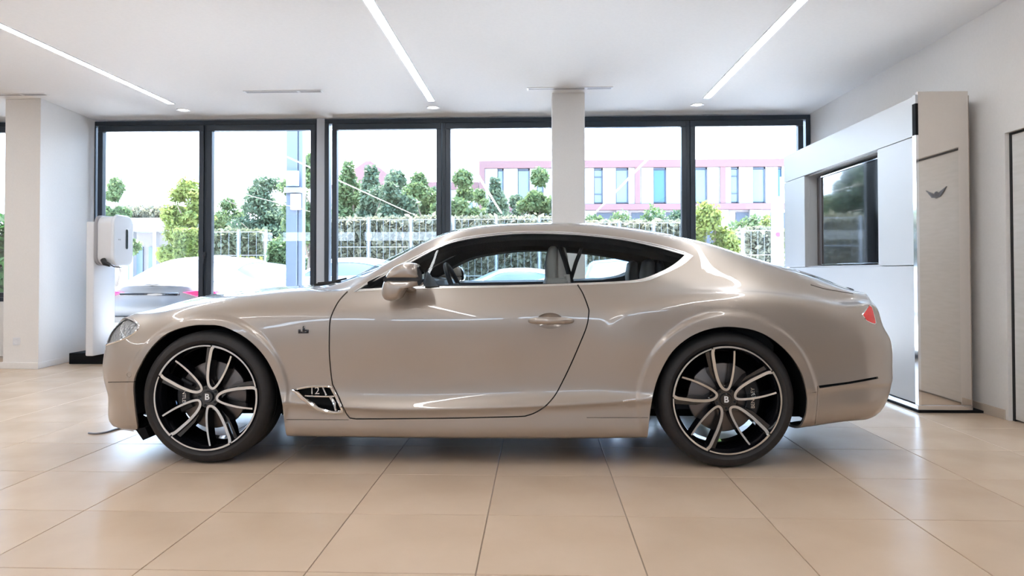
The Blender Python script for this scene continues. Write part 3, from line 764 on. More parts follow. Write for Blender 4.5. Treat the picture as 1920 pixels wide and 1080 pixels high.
# ---------------------------------------------------------------- trim following the body
def trim_tube(pts, r, name, m_, off=0., n=7, closed=False, flat=None, both=True, **k):
    q = smooth_px(pts, 3, closed) if len(pts) > 2 else pts
    o = MB().tube([surf(*p_, off) for p_ in q], r, n, closed, flat).build(name, m_, CAR, angle=60, **k)
    if both: mirror_copy(o)
    return o
def seal(pts, r, nm): return trim_tube(pts, r, nm, M['black'], -.002)
seal([(667,547),(700,526.5),(763,492),(823,462.3),(873,447),(960,436.8),(1040,436.5),(1107,440.8),(1173,448.9),(1240,462.4),(1284,474.8)], .0045, 'window_seal')
# wide black lining above the far and near side windows (roof rail and door frame inside)
for sgn in (1, -1):
    top = [(690,534,.86),(763,497.5,.765),(823,467.5,.725),(873,452.5,.70),(960,442,.675),(1040,441.5,.667),(1107,446,.667),(1173,454,.67),(1235,466.5,.675),(1283,478,.68)]
    P = np.array([at_y(x, y, YC-w_+.02) for x, y, w_ in top]); ev = ncs(np.arange(len(P)), P)(np.linspace(0, len(P)-1, 50))
    mb = MB(); rings = []
    for iq, q in enumerate(ev):
        y_in = (YC-q[1]); kk = max(0, 1-iq/24)
        sec = [(y_in+.012, .016), (y_in+.008, -.028), (y_in-.035-.03*kk, -.062-.012*kk), (y_in-.10-.10*kk, -.050-.005*kk), (y_in-.14-.12*kk, .012), (y_in-.05-.06*kk, .035)]
        rings.append([mb.bm.verts.new((q[0]-ROOT[0], -yy*sgn, q[2]+zz)) for yy, zz in sec])
    for A, B in zip(rings[:-1], rings[1:]):
        for j in range(6): mb.bm.faces.new((A[j], A[(j+1) % 6], B[(j+1) % 6], B[j]))
    mb.bm.faces.new(rings[0]); mb.bm.faces.new(rings[-1][::-1]); bmesh.ops.recalc_face_normals(mb.bm, faces=mb.bm.faces)
    mb.build('roof_lining', M['matte_black'], CAR, label='black roof rail lining')
# vent behind the front wheel
vent_out = smooth_px([(549,730.5),(580,725),(612,724)])+[(621,726)]+smooth_px([(631,745),(641.5,767)])+smooth_px([(642,770),(627,772.5),(597,765.5),(568,747)])
fr = MB().tube([surf(x, y, .002) for x, y in vent_out], .0075, 8, True)
fr.tube([surf(x, y, .004) for x, y in [(549,732),(558,737),(568,746),(580,755),(597,765),(610,769.5),(627,773),(644,772)]], [.006,.010,.012,.012,.013,.013,.011,.006], 8)
fr.tube([surf(x, y, .001) for x, y in [(572,742),(590,743),(613,743.5),(627,743)]], .0055, 8)
fr.tube([surf(x, y, .001) for x, y in [(606,726),(613,741)]], .012, 8, flat=.6)
fr.tube([surf(x, y, .001) for x, y in [(620,744),(627,756),(631,769)]], .012, 8, flat=.6)
vf = fr.build('wing_vent', M['chrome'], CAR, label='chrome framed wing vent'); mirror_copy(vf)
a_, b_ = surf(580, 732, .001), surf(600, 734, .001)
text_mesh('12', .055, .002, M['satin'], 'number', CAR, Matrix.Translation(Vector((a_+b_)/2)) @ FRONT).scale = (1.05, 1, 1)
# badge on the front wing
bp = surf(569, 620, .002)
bd = text_mesh('ɪs', .0, .0, M['chrome'], 'x', CAR, Matrix.Identity(4)) if False else None
mb = MB()
for k, (dx, dz, sx, sz) in enumerate(((-.022, -.004, .006, .016), (-.008, -.010, .012, .007), (.002, .004, .006, .014), (.014, .002, .010, .006), (.023, -.004, .006, .014), (.014, -.011, .010, .005))):
    mb.box(bp[0]+dx-sx, bp[0]+dx+sx, bp[1]-.004, bp[1]+.004, bp[2]+dz-sz*.7, bp[2]+dz+sz*.7, .002)
mb.tube([(bp[0]-.002, bp[1]-.002, bp[2]+.016), (bp[0]+.002, bp[1]-.002, bp[2]+.024)], .003, 6)
mb.build('wing_badge', mat('smoked_chrome', (.05, .05, .055), .25, .7), CAR, label='small dark wing badge')
# parking sensor and little sill mark
sp2 = surf(243, 702, .001)
mb = MB().lathe([(.011, -.001), (.0135, -.003), (.016, 0)], 20, c=tuple(sp2)); mb.build('parking_sensor', M['paint'], CAR)
trim_tube([(1168,752.5),(1180,750),(1192,749)], .004, 'sill_mark', M['chrome'], .0, flat=1.6, label='small bright sill mark')
# feature highlight along the lower door edge is the body's own crease; wing mirror
def layered(name, outline, layers, m_, parent, **k):
    """loft of one outline (survey points) over depth layers (Y, scale)"""
    P = [at_y(x, y, 3.72) for x, y in smooth_px(outline, 4, True)]; c = sum(P)/len(P); mb = MB(); rings = []
    for Y, s_ in layers: rings.append([mb.bm.verts.new((c[0]+(p_[0]-c[0])*s_-ROOT[0], Y-YC, c[2]+(p_[2]-c[2])*s_)) for p_ in P])
    n = len(P)
    for A, B in zip(rings[:-1], rings[1:]):
        for j in range(n): mb.bm.faces.new((A[j], A[(j+1) % n], B[(j+1) % n], B[j]))
    mb.bm.faces.new(rings[0]); mb.bm.faces.new(rings[-1][::-1]); bmesh.ops.recalc_face_normals(mb.bm, faces=mb.bm.faces)
    return mb.build(name, m_, parent, angle=60, **k)
mir = empty('door_mirror', (0, 0, 0), parent=CAR)
up = [(728,512),(738,502),(755,493.5),(770,492.5),(780,495),(787,505),(788,514),(788,522),(760,522.5),(735,522.5),(723,523)]
lo = [(723,524),(740,523.5),(765,523.5),(788,523.5),(788,532),(780,537),(765,540),(757,545),(752,553),(747,561),(735,564.5),(722,562),(716,552),(717,537)]
lay = [(3.655, .30), (3.658, .62), (3.668, .82), (3.688, .94), (3.72, 1.0), (3.80, 1.0), (3.835, .97), (3.85, .6)]
layered('upper_housing', up, lay, M['paint'], mir)
layered('lower_housing', lo, [(3.66, .30), (3.664, .62), (3.675, .82), (3.695, .94), (3.72, .995), (3.79, 1.0), (3.83, .95), (3.845, .6)], M['paint'], mir)
layered('mirror_gap', [(724,519),(740,519),(786,519),(786,527),(740,527),(722,528)], [(3.674, .97), (3.80, .97)], M['black'], mir)
q0 = at_y(790, 515, 3.75); layered('mirror_glass', [(784,500),(789,503),(794,515),(794,530),(790,535),(785,533)], [(3.68, .9), (3.70, 1), (3.82, 1), (3.83, .9)], M['gloss_black'], mir)
mb = MB()
A0, A1 = at_y(752, 535, 3.80)-ROOT, surf(772, 541, -.02)
mb.tube([A0, (A0*.5+A1*.5), A1], [.035, .030, .034], 14, flat=.5).build('mirror_arm', M['paint'], mir)
m2 = empty('door_mirror', (0, 0, 0), parent=CAR)
for ch_ in list(mir.children):
    c = mirror_copy(ch_); c.parent = m2
layered('sail_panel', [(788,512),(795,513),(812,535),(812,537),(786,537)], [(3.895, 1), (3.91, 1)], mat('quarter_light_grey', (.10, .13, .16), .2), CAR)
# door handle over its finger cup
hc = [surf(x, y, .0) for x, y in [(991,601.5),(1004,600.5),(1032,600.5),(1060,600.5),(1075,601.5)]]
offs = [.008, .028, .040, .030, .008]
pth = []
for t in np.linspace(0, 4, 25):
    i = min(int(t), 3); f_ = t-i; p_ = hc[i]*(1-f_)+hc[i+1]*f_; o_ = offs[i]*(1-f_)+offs[i+1]*f_; pth.append(p_+np.array([0, -o_, 0]))
rr = [.006+.0145*math.sin(PI*min(1, max(0, k/24)))**.45 for k in range(25)]
dh = MB().tube(pth, rr, 12, flat=1.0).build('door_handle', M['paint'], CAR, angle=60); mirror_copy(dh)
# wipers, cowl gear
MB().tube([at_y(x, y, 4.45)-ROOT for x, y in [(590,533.5),(612,532.5),(640,528.5)]], .008, 6).build('wiper', M['black'], CAR)
mb = MB().tube([at_y(x, y, 4.75)-ROOT for x, y in [(596,531),(620,529),(650,522)]], .007, 6)
mb.build('wiper', M['black'], CAR)
# headlamp: chrome bowl, crystal, rim, clear cover
m_cry = mat('headlamp_crystal', (.9, .92, .95), .2, .25)
n_ = m_cry.node_tree.nodes; l_ = m_cry.node_tree.links; vo = n_.new('ShaderNodeTexVoronoi'); vo.inputs['Scale'].default_value = 60; bp_ = n_.new('ShaderNodeBump'); bp_.inputs['Strength'].default_value = .9; bp_.inputs['Distance'].default_value = .01
tcx = n_.new('ShaderNodeTexCoord'); l_.new(tcx.outputs['Object'], vo.inputs['Vector']); l_.new(vo.outputs['Distance'], bp_.inputs['Height']); l_.new(bp_.outputs[0], n_['Principled BSDF'].inputs['Normal'])
lp = np.array(REG['lamp']); LP = bil(W3, lp[:, 0], lp[:, 1])-ROOT
for sgn in (1, -1):
    patch('headlamp_bowl', L_('lamp'), m_cry, sgn=sgn, parent=CAR, off=.016, flange=0, label='faceted bright headlamp')
    patch('headlamp_cover', L_('lamp'), M['window_glass'], sgn=sgn, parent=CAR, off=.001, flange=0)
    MB().tube([(p_[0], p_[1]*sgn, p_[2]) for p_ in LP], .006, 7, True).build('headlamp_ring', M['chrome'], CAR)
tp = REG['tail']; TP = bil(W3, np.array([p_[0] for p_ in tp]), np.array([p_[1] for p_ in tp]))-ROOT
for sgn in (1, -1): MB().tube([(p_[0], p_[1]*sgn, p_[2]) for p_ in TP[::2]], .0035, 6, True).build('tail_light_ring', M['chrome'], CAR)
m_gr = mat('dark_chrome_mesh', (.30, .30, .32), .2, 1)
patch('grille', L_('grille'), m_gr, both=True, parent=CAR, off=.006, flange=0, label='dark chrome grille')
gp = np.array(REG['grille'][:]); gp = np.array(dens([(max(a, 0), b) for a, b in REG['grille']], 6, False)); GP = bil(W3, gp[:, 0], gp[:, 1])-ROOT
o = MB().tube(GP, .012, 8).build('grille_surround', M['chrome'], CAR); mirror_copy(o)
# finger cup already cut from the door
# ---------------------------------------------------------------- cabin
m_lea = mat('grey_leather', (.40, .38, .35), .5); m_lea2 = mat('taupe_leather', (.55, .50, .46), .5); m_ldk = mat('dark_leather', (.035, .035, .04), .5)
def seat(x, yc, top, name, hw=.25, m1=m_lea, m2=m_lea2):
    s = empty(name, (x-ROOT[0], yc-YC, 0), parent=CAR)
    def slab(prof, y0, y1, nm, mm):
        MB().prism(prof, (y0, y1), 'y', .02).build(nm, mm, s, angle=50)
    slab([(-.50, .36), (-.52, .48), (-.40, .52), (-.08, .46), (-.04, .36)], -hw, hw, 'seat_cushion', m1)
    slab([(-.09, .40), (.02, .40), (.14, top-.22), (.12, top-.20), (.02, top-.20), (-.05, .80)], -hw, hw, 'seat_back', m1)
    slab([(.02, top-.24), (.015, top-.10), (.03, top-.02), (.055, top), (.082, top-.02), (.082, top-.24)], -hw*.55, hw*.55, 'headrest', m1)
    slab([(.082, top-.24), (.084, top-.03), (.10, top-.008), (.13, top-.02), (.145, top-.08), (.145, top-.24)], -hw*.55, hw*.55, 'headrest_shell', m2)
    return s
seat(.035, 4.36, 1.222, 'front_seat'); seat(.035, 5.22, 1.222, 'front_seat')
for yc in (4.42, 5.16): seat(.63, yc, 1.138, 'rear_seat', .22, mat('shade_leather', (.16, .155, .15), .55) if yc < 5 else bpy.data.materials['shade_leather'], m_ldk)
def bar(pts, r, nm, mm, flat=None): return MB().tube([np.array(p_)-ROOT for p_ in pts], r, 8, flat=flat).build(nm, mm, CAR, angle=60)
bar([at_y(1050, 462, 4.2), at_y(1060, 490, 4.2), at_y(1072, 531, 4.2)], .019, 'seat_belt', M['matte_black'], .8)
bar([at_y(1092, 462, 4.25), at_y(1080, 492, 4.25), at_y(1069, 528, 4.25)], .015, 'seat_belt', M['matte_black'], .8)
bar([at_y(1058, 519, 4.16), at_y(1064, 517, 4.16), at_y(1066, 533, 4.16)], .016, 'belt_guide', mat('pale_leather', (.55, .5, .46), .5))
# dashboard, steering wheel, door tops, tunnel, rear shelf
da = [(-1.12, .90), (-.95, 1.005), (-.80, 1.02), (-.66, 1.0), (-.58, .93), (-.60, .70), (-.75, .45), (-1.1, .45)]
MB().prism([(a-ROOT[0], b) for a, b in da], (-.74, .74), 'y', .015).build('dashboard', m_ldk, CAR)
sw = empty('steering_wheel', (-.50-ROOT[0], 4.40-YC, .935), parent=CAR); sw.rotation_euler = (0, math.radians(-24), math.radians(0))
MB().tube([(0, .185*math.cos(a), .185*math.sin(a)) for a in np.linspace(0, 2*PI, 40, endpoint=False)], .015, 10, True).build('rim', m_ldk, sw)
mbx = MB().lathe([(.03, -.03), (.062, -.01), (.05, .02)], 24, 'x')
for a in (0, PI, -PI/2): mbx.tube([(0, .04*math.cos(a), .04*math.sin(a)), (0, .18*math.cos(a), .18*math.sin(a))], .014, 8, flat=.6)
mbx.build('spokes', m_ldk, sw)
MB().box(-1.0-ROOT[0], .9-ROOT[0], -.70, .70, .27, .34).box(-.6-ROOT[0], .5-ROOT[0], -.12, .12, .3, .62, .03).build('cabin_floor', m_ldk, CAR)
MB().prism([(a-ROOT[0], b) for a, b in [(.82, .6), (.86, .985), (1.35, .97), (1.35, .6)]], (-.70, .70), 'y', .01).build('rear_shelf', m_ldk, CAR)
for sgn in (1, -1):
    mb = MB(); L0 = [surf(x, y, 0) for x, y in [(700,544.5),(782,541),(860,540),(940,539),(1040,537.5),(1120,535),(1180,532.5),(1225,524),(1262,508)]]
    rings = []
    for p_ in L0:
        y_in = -p_[1]; rings.append([mb.bm.verts.new((p_[0], -yy*sgn, p_[2]+zz)) for yy, zz in ((y_in-.012, .012), (y_in-.04, .018), (y_in-.12, .004), (y_in-.13, -.25), (y_in-.03, -.25))])
    for A, B in zip(rings[:-1], rings[1:]):
        for j in range(5): mb.bm.faces.new((A[j], A[(j+1) % 5], B[(j+1) % 5], B[j]))
    mb.bm.faces.new(rings[0]); mb.bm.faces.new(rings[-1][::-1]); bmesh.ops.recalc_face_normals(mb.bm, faces=mb.bm.faces)
    mb.build('door_lining', m_ldk, CAR)

for sgn in (1, -1):
    q = [at_y(x, y, 3.90)-ROOT for x, y in [(258, 804), (272, 824), (284, 819), (276, 800)]]
    MB().prism([(z[0], z[2]) for z in q], ((3.88-YC)*sgn, (4.25-YC)*sgn), 'y').build('air_deflector', M['matte_black'], CAR, label='black deflector flap')
# ================================================================== things in the room
m_em = mat('dark_emblem', (.12, .12, .14), .25, .8)
winged(dr, Matrix.Translation((.033, -.36, 1.70)) @ Matrix.Rotation(-PI/2, 4, 'Z'), 'emblem', 1.15, m_em)
text_mesh('B', .045, .003, m_em, 'letter', dr, Matrix.Translation((.024, -.36, 1.70)) @ Matrix.Rotation(-PI/2, 4, 'Z') @ FRONT)

# linear ceiling lights; the fourth is added, unseen, to brighten pier and walls
m_trim = mat('white_light_trim', (.85, .85, .85), .4)
for k, (x, lb) in enumerate(((-4.165, 'glowing ceiling line light nearest the left pier'), (-1.19, 'glowing ceiling line light above the bonnet of the coupe'), (1.87, 'glowing ceiling line light nearest the right wall'), (-7.21, 'added fill line light, out of view beyond the left pier'))):
    t = empty('ceiling_light', (x, 0, H)); tag(t, lb, 'ceiling light', 'linear ceiling lights')
    MB().box(-.034, .034, -5.8, 7.835, -.006, .0).build('diffuser', M['led'], t, smooth=False)
    MB().box(-.042, -.034, -5.81, 7.845, -.008, 0).box(.034, .042, -5.81, 7.845, -.008, 0).box(-.042, .042, 7.835, 7.845, -.008, 0).build('trim', m_trim, t, smooth=False)
    if k == 3: continue
    s = empty('downlight', (x-.03, 8.165, H)); tag(s, ['small round recessed downlight above the left window bay', 'small round recessed downlight above the middle window bay', 'small round recessed downlight above the right window bay'][k], 'downlight', 'recessed downlights by the windows')
    MB().lathe([(.052, -.001), (.075, -.007), (.078, 0)], 28, 'z').build('ring', m_trim, s)
    MB().lathe([(.052, -.003), (.03, -.004), (.005, -.004)], 20, 'z').build('lens', mat('downlight_glow', (1, 1, 1), .5, emit=1.6, ecol=(1, .98, .95)), s)
m_vent = mat('grey_vent_slot', (.15, .145, .17), .6)
for k, (x0, x1, lb) in enumerate(((-3.12, -2.28, 'slim white linear ceiling vent between the left two line lights'), (-.11, .785, 'slim white linear ceiling vent in front of the free column'), (-6.2, -5.28, 'slim white linear ceiling vent in front of the left pier'))):
    t = empty('ceiling_vent', ((x0+x1)/2, 7.37, H)); tag(t, lb, 'vent', 'linear ceiling vents'); w = (x1-x0)/2
    MB().box(-w, w, -.045, -.033, -.007, 0).box(-w, w, .033, .045, -.007, 0).box(-w, -w+.015, -.033, .033, -.007, 0).box(w-.015, w, -.033, .033, -.007, 0).box(w*.38-.015, w*.38+.015, -.033, .033, -.005, 0).build('frame', m_trim, t, smooth=False)
    MB().box(-w+.012, w-.012, -.034, .034, -.0035, 0).build('slot_panel', m_vent, t, smooth=False)
    b = MB()
    for q in (-.012, .012): b.box(-w+.015, w-.015, q-.002, q+.002, -.006, -.003)
    b.build('slat', m_trim, t, smooth=False)

# wall-box charger on its post
ped = empty('charger_post', (-5.03, 7.94, 0)); tag(ped, 'slim white floor post carrying a wallbox charger beside the left pier', 'post')
MB().box(-.045, .045, -.205, .205, .12, 1.63, .012, 3).build('post', M['white_plastic'], ped)
MB().box(-.39, .27, .05-.02, .44, 0, .125, .004).build('plinth', M['matte_black'], ped, label='black plinth')
ch = empty('wallbox', (-4.98, 7.91, 1.42)); tag(ch, 'white rounded electric charging wallbox with a dark display slit', 'charger')
def rrect(w, h_, r, n=8):
    return [(sx*(w-r)+r*math.cos(a), sy*(h_-r)+r*math.sin(a)) for sx, sy, a0 in ((1, 1, 0), (-1, 1, PI/2), (-1, -1, PI), (1, -1, 1.5*PI)) for a in [a0+PI/2*k/n for k in range(n+1)]]
MB().prism([(a, b) for a, b in rrect(.185, .285, .10)], (.0, .035), 'x', .006).build('mounting_plate', mat('grey_backplate', (.33, .33, .35), .5), ch, angle=24)
MB().prism([(a, b) for a, b in rrect(.175, .275, .10)], (.03, .195), 'x', .015).build('housing', M['white_plastic'], ch, angle=24)
MB().prism([(a, b) for a, b in rrect(.192, .292, .11)], (.190, .232), 'x', .014).build('front_cover', mat('charger_front_white', (.80, .83, .88), .25), ch)
MB().prism([(a+.06, b+.02) for a, b in rrect(.022, .115, .02)], (.225, .236), 'x', .002).build('display', M['gloss_black'], ch, label='dark display slit')
MB().tube([(.10, -.17, -.22), (.13, -.19, -.26), (.19, -.18, -.285)], [.03, .028, .018], 12).build('plug', M['black'], ch, label='black plug')
MB().tube([(.15, -.15, -.27), (.20, -.12, -.30), (.26, -.08, -.305)], .006, 8).build('cable', M['black'], ch)
text_mesh('◦◦', .05, .001, mat('grey_print', (.35, .36, .4), .5), 'print', ch, Matrix.Translation((.234, -.085, .01)) @ Matrix.Rotation(PI/2, 4, 'Z') @ FRONT)
so_ = empty('power_socket', (-5.735, 7.568, .30)); tag(so_, 'small white wall socket low on the left pier', 'socket')
so_.rotation_euler = (0, 0, math.radians(-5.3))
MB().box(-.042, .042, -.012, .0, -.042, .042, .004).build('plate', M['white_plastic'], so_)
MB().lathe([(.024, -.013), (.026, -.016), (.022, -.0135), (.012, -.0125)], 20).build('insert', M['white_plastic'], so_)

# display cabinet with the screen, along the right wall
K = empty('display_cabinet', (2.854, 5.42, 0)); tag(K, 'tall white glossy display cabinet with a mirror end panel along the right wall', 'cabinet')
KY, KH = 2.84, 2.385
m_wl = mat('white_lacquer_panel', (.56, .57, .58), .38)
sy0, sy1, sz0, sz1 = .60, 2.22, 1.125, 2.075
MB().box(.05, .372, .02, KY, .05, 1.10).box(.05, .372, .02, sy0, 1.10, KH-.01).box(.05, .372, sy1, KY, 1.10, KH-.01).box(.05, .372, sy0, sy1, sz1, KH-.01).box(.26, .372, sy0, sy1, 1.10, sz1).build('carcass', m_wl, K, smooth=False)
MB().box(0, .055, .03, KY, .06, 1.098, .002).build('lower_panel', m_wl, K)
MB().box(0, .055, .03, sy0-.003, 1.104, 2.078, .002).build('side_panel', m_wl, K)
MB().box(0, .055, sy1+.003, KY, 1.104, 2.078, .002).build('side_panel', m_wl, K)
MB().box(0, .055, .03, KY, 2.084, KH, .002).build('top_panel', m_wl, K)
MB().box(.03, .26, sy0, sy1, sz0-.025, sz0-.012).build('ledge', m_wl, K, smooth=False)
m_rev = mat('screen_surround_brown', (.05, .035, .03), .4)
MB().box(.10, .25, sy1-.20, sy1-.075, sz0-.005, sz1-.03, .004).box(.20, .255, sy1-.30, sy1-.20, sz0-.005, sz1-.03).build('screen_bracket', m_rev, K, label='dark brown bracket')
scr = MB().box(.10, .145, sy0+.01, sy1-.22, sz0+.005, sz1-.035, .004).build('screen', M['gloss_black'], K, label='black glossy screen')
MB().box(.085, .1, sy0+.01, sy1-.22, sz1-.043, sz1-.035).box(.085, .1, sy0+.01, sy1-.22, sz0-.002, sz0+.006).build('screen_edge', M['chrome'], K)
m_mir = mat('taupe_mirror_panel', (.74, .69, .64), .035, .92)
MB().box(.012, .385, -.012, .018, .055, KH+.03, .002).build('end_panel', m_mir, K, label='taupe mirror end panel')
MB().box(-.006, .014, -.016, .032, .055, KH-.30, .001).build('edge_strip', M['chrome'], K, label='chrome edge strip')
MB().box(-.006, .014, -.016, .032, KH-.30, KH-.06).build('edge_strip', M['matte_black'], K, label='black edge strip')
MB().box(-.006, .012, -.016, .032, KH-.06, KH+.005).build('edge_cap', m_wl, K)
MB().box(-.012, .39, -.02, KY, .018, .055, .003).build('plinth', M['chrome'], K, label='chrome plinth')
MB().box(-.016, .468, -.03, KY, 0, .018).build('base_plate', M['matte_black'], K, label='black base plate', smooth=False)
MB().box(.385, .398, 0, .3, .05, KH, .001).build('back_strip', mat('taupe_edge', (.42, .35, .29), .4), K)
sp_ = empty('sound_bar', (3.08, 6.35, KH)); tag(sp_, 'dark slim sound bar lying on top of the display cabinet', 'sound bar')
MB().box(-.05, .05, -.28, .62, 0, .055, .008).build('bar', M['black'], sp_)
MB().box(-.053, -.049, -.26, .60, .012, .043).build('grille', M['matte_black'], sp_)

# loose lead on the floor in front of the car
lead = MB().tube([on_floor(x, y, .006) for x, y in smooth_px([(166, 812), (180, 813), (200, 810), (216, 805), (232, 802), (250, 805)])], .006, 6)
tag(lead.build('cable', mat('grey_cable', (.22, .22, .25), .5)), 'thin dark lead lying on the tiles under the nose of the coupe', 'cable')
# ================================================================== outside
GZ = -.06
m_asph = noise_color(mat('pale_asphalt', (.5, .5, .5), .9), (.74, .75, .76), (.82, .82, .81), 3)
MB().box(-60, 60, YW+.12, 95, GZ-.3, GZ).build('ground', m_asph, kind='structure', smooth=False)
m_lawn = noise_color(mat('lawn', (.2, .35, .12), .9), (.16, .30, .09), (.30, .42, .16), 4)
rng = np.random.RandomState(3)
def leaves(n, centres, radii, size, squash=1.0, shell=.55):
    """n small leaf quads spread over ellipsoid puffs"""
    c = np.array(centres); r = np.array(radii); k = rng.choice(len(c), n, p=(r[:, 0]*r[:, 2])/(r[:, 0]*r[:, 2]).sum())
    d = rng.normal(size=(n, 3)); d /= np.linalg.norm(d, axis=1, keepdims=True); q = c[k]+d*r[k]*(shell+(1-shell)*rng.rand(n, 1))*rng.uniform(.8, 1.08, (n, 1))
    a = rng.normal(size=(n, 3)); a /= np.linalg.norm(a, axis=1, keepdims=True); b = np.cross(a, d+rng.normal(size=(n, 3))*.6); b /= np.linalg.norm(b, axis=1, keepdims=True)+1e-9
    s_ = size*rng.uniform(.6, 1.4, (n, 1)); v = np.stack([q-a*s_, q+b*s_*.5, q+a*s_, q-b*s_*.5], 1).reshape(-1, 3)
    return v, np.arange(4*n).reshape(n, 4)
def leaf_mat(name, c1, c2):
    m_ = noise_color(mat(name, c1, .6, spec=.3), c1, c2, 1.3, 3, lo=.3, hi=.7); n = m_.node_tree.nodes; l = m_.node_tree.links
    b = n['Principled BSDF']; tl = n.new('ShaderNodeBsdfTranslucent'); mx = n.new('ShaderNodeMixShader'); mx.inputs[0].default_value = .4
    l.new(b.inputs['Base Color'].links[0].from_socket, tl.inputs[0]); l.new(b.outputs[0], mx.inputs[1]); l.new(tl.outputs[0], mx.inputs[2]); l.new(mx.outputs[0], n['Material Output'].inputs[0]); return m_
m_l1 = leaf_mat('leaf_green', (0.062, 0.106, 0.040), (0.128, 0.170, 0.068)); m_l2 = leaf_mat('leaf_yellow_green', (0.123, 0.166, 0.031), (0.199, 0.221, 0.062))
m_l3 = leaf_mat('leaf_blue_green', (0.052, 0.092, 0.053), (0.114, 0.152, 0.090)); m_l4 = leaf_mat('leaf_grey', (0.142, 0.143, 0.096), (0.209, 0.198, 0.133)); m_l6 = leaf_mat('leaf_dull', (0.104, 0.124, 0.068), (0.162, 0.170, 0.102)); m_l5 = leaf_mat('leaf_dark', (0.014, 0.060, 0.012), (0.038, 0.110, 0.025))
m_bark = noise_color(mat('bark', (.16, .12, .09), .9), (.12, .09, .07), (.22, .17, .13), 12, stretch=(1, 1, .2))
def tree(px, top, bottom, Y, wpx, m_, label, n=2600, kind='round', leaf=.095):
    """one tree: where it stands and how tall it is comes from the survey"""
    T = at_y(px, top, Y); x = T[0]; h_ = T[2]-GZ; w_ = wpx*1.7/FPX*Y/2; n = int(n*5); t = empty('tree', (x, Y, GZ)); tag(t, label, 'tree', 'trees beyond the fence')
    mb = MB(); k = 6; mb.tube([(rng.uniform(-.05, .05)*q, rng.uniform(-.05, .05)*q, h_*.75*q/k) for q in range(k+1)], list(np.linspace(.13, .03, k+1)), 8)
    for q in range(5):
        a = rng.uniform(0, 2*PI); z = h_*rng.uniform(.3, .6); mb.tube([(0, 0, z), (w_*.35*math.cos(a), w_*.35*math.sin(a), z+h_*.12), (w_*.7*math.cos(a), w_*.7*math.sin(a), z+h_*.2)], [.05, .035, .012], 6)
    mb.build('trunk', m_bark, t)
    C, R = [], []
    if kind == 'cone':
        for q in range(12):
            z = h_*(.18+.78*q/12); r = w_*(1-.82*(q/12)**1.2); 
            for a in rng.uniform(0, 2*PI, 3): C.append((r*.45*math.cos(a), r*.45*math.sin(a), z)); R.append((r*.6, r*.6, h_*.07))
    else:
        for q in range(16):
            a = rng.uniform(0, 2*PI); rr = w_*.65*math.sqrt(rng.rand()); z = h_*rng.uniform(.35, .88); s_ = rng.uniform(.28, .46)*w_*(1.15-.5*(z/h_))
            C.append((rr*math.cos(a)*(1.25-z/h_*.5), rr*math.sin(a), z)); R.append((s_, s_, s_*.8))
        C.append((0, 0, h_*.93)); R.append((w_*.3, w_*.3, h_*.08))
    v, f = leaves(n, C, R, leaf, shell=.35); raw('foliage', v, f, m_, t, smooth=False)
    return t
tree(218, 335, 470, 26, 60, m_l1, 'slim pale green tree at the left edge of the left window')
tree(352, 335, 470, 30, 85, m_l2, 'loose yellow-green tree left of the left window mullion', leaf=.09)
tree(428, 372, 480, 38.5, 70, m_l1, 'low light tree just right of the left window mullion')
tree(500, 322, 480, 34, 130, m_l3, 'large blue-green conifer left of the grey lamp mast', 4200, 'cone')
tree(578, 290, 480, 26.5, 90, m_l1, 'tall green tree behind the grey lamp mast', 3000)
tree(655, 290, 430, 31, 70, m_l1, 'pointed green tree at the left of the middle window bay', 3200, 'cone')
tree(697, 298, 430, 27.5, 62, m_l3, 'pointed blue-green tree second in the middle window bay', 3000, 'cone')
tree(742, 320, 430, 25, 80, m_l3, 'broad dark green tree in the middle window bay', 3200)
tree(785, 325, 430, 31, 70, m_l1, 'round green tree left of the middle mullion', 3000)
tree(868, 318, 430, 27, 80, m_l1, 'round green tree right of the middle mullion', 3000)
tree(930, 322, 430, 31, 60, m_l3, 'narrow tree in front of the left end of the white building', 2400, 'cone')
tree(1012, 315, 430, 26, 70, m_l1, 'green tree just left of the free column', 3000)
tree(676, 345, 430, 35, 60, m_l1, 'low round tree behind the two pointed trees of the middle bay')
tree(722, 350, 430, 37, 60, m_l3, 'low dark tree peeping between the pointed and the broad tree')
tree(766, 345, 430, 40, 60, m_l1, 'low light tree behind the broad dark green tree')
tree(812, 352, 430, 36, 60, m_l3, 'low tree right behind the middle mullion')
tree(898, 355, 430, 42, 55, m_l1, 'low tree at the foot of the rose-roofed small building')
tree(968, 365, 430, 33, 60, m_l3, 'low bushy tree below the left windows of the white building')
for px, top, Y, w_, m_, lb in ((1130, 392, 25.6, 90, m_l1, 'low bush right of the free column'), (1195, 378, 29, 90, m_l1, 'tall bush in the middle of the right window bay'), (1250, 388, 26, 60, m_l3, 'blue-green bush left of the right mullion'),
        (1335, 372, 24, 80, m_l2, 'bright yellow-green bush right of the right mullion'), (1400, 392, 28, 90, m_l1, 'pale green bush below the white building'), (1450, 400, 26, 50, m_l2, 'small bush beside the red-marked mast')):
    T = at_y(px, top, Y); h_ = T[2]-GZ; ww = w_*1.25/FPX*Y/2; t = empty('bush', (T[0], Y, GZ)); tag(t, lb, 'bush', 'bushes beyond the fence')
    MB().tube([(0, 0, 0), (.03, 0, h_*.4), (.12, .05, h_*.7)], [.06, .05, .02], 7).tube([(0, 0, .1), (-.2, .1, h_*.6)], [.05, .02], 6).build('stem', m_bark, t)
    C = [(rng.uniform(-.7, .7)*ww, rng.uniform(-.5, .5)*ww, h_*rng.uniform(.2, .85)) for _ in range(14)]; R = [(ww*.42, ww*.42, h_*.16)]*14
    v, f = leaves(7000, C, R, .08, shell=.4); raw('foliage', v, f, m_, t, smooth=False)
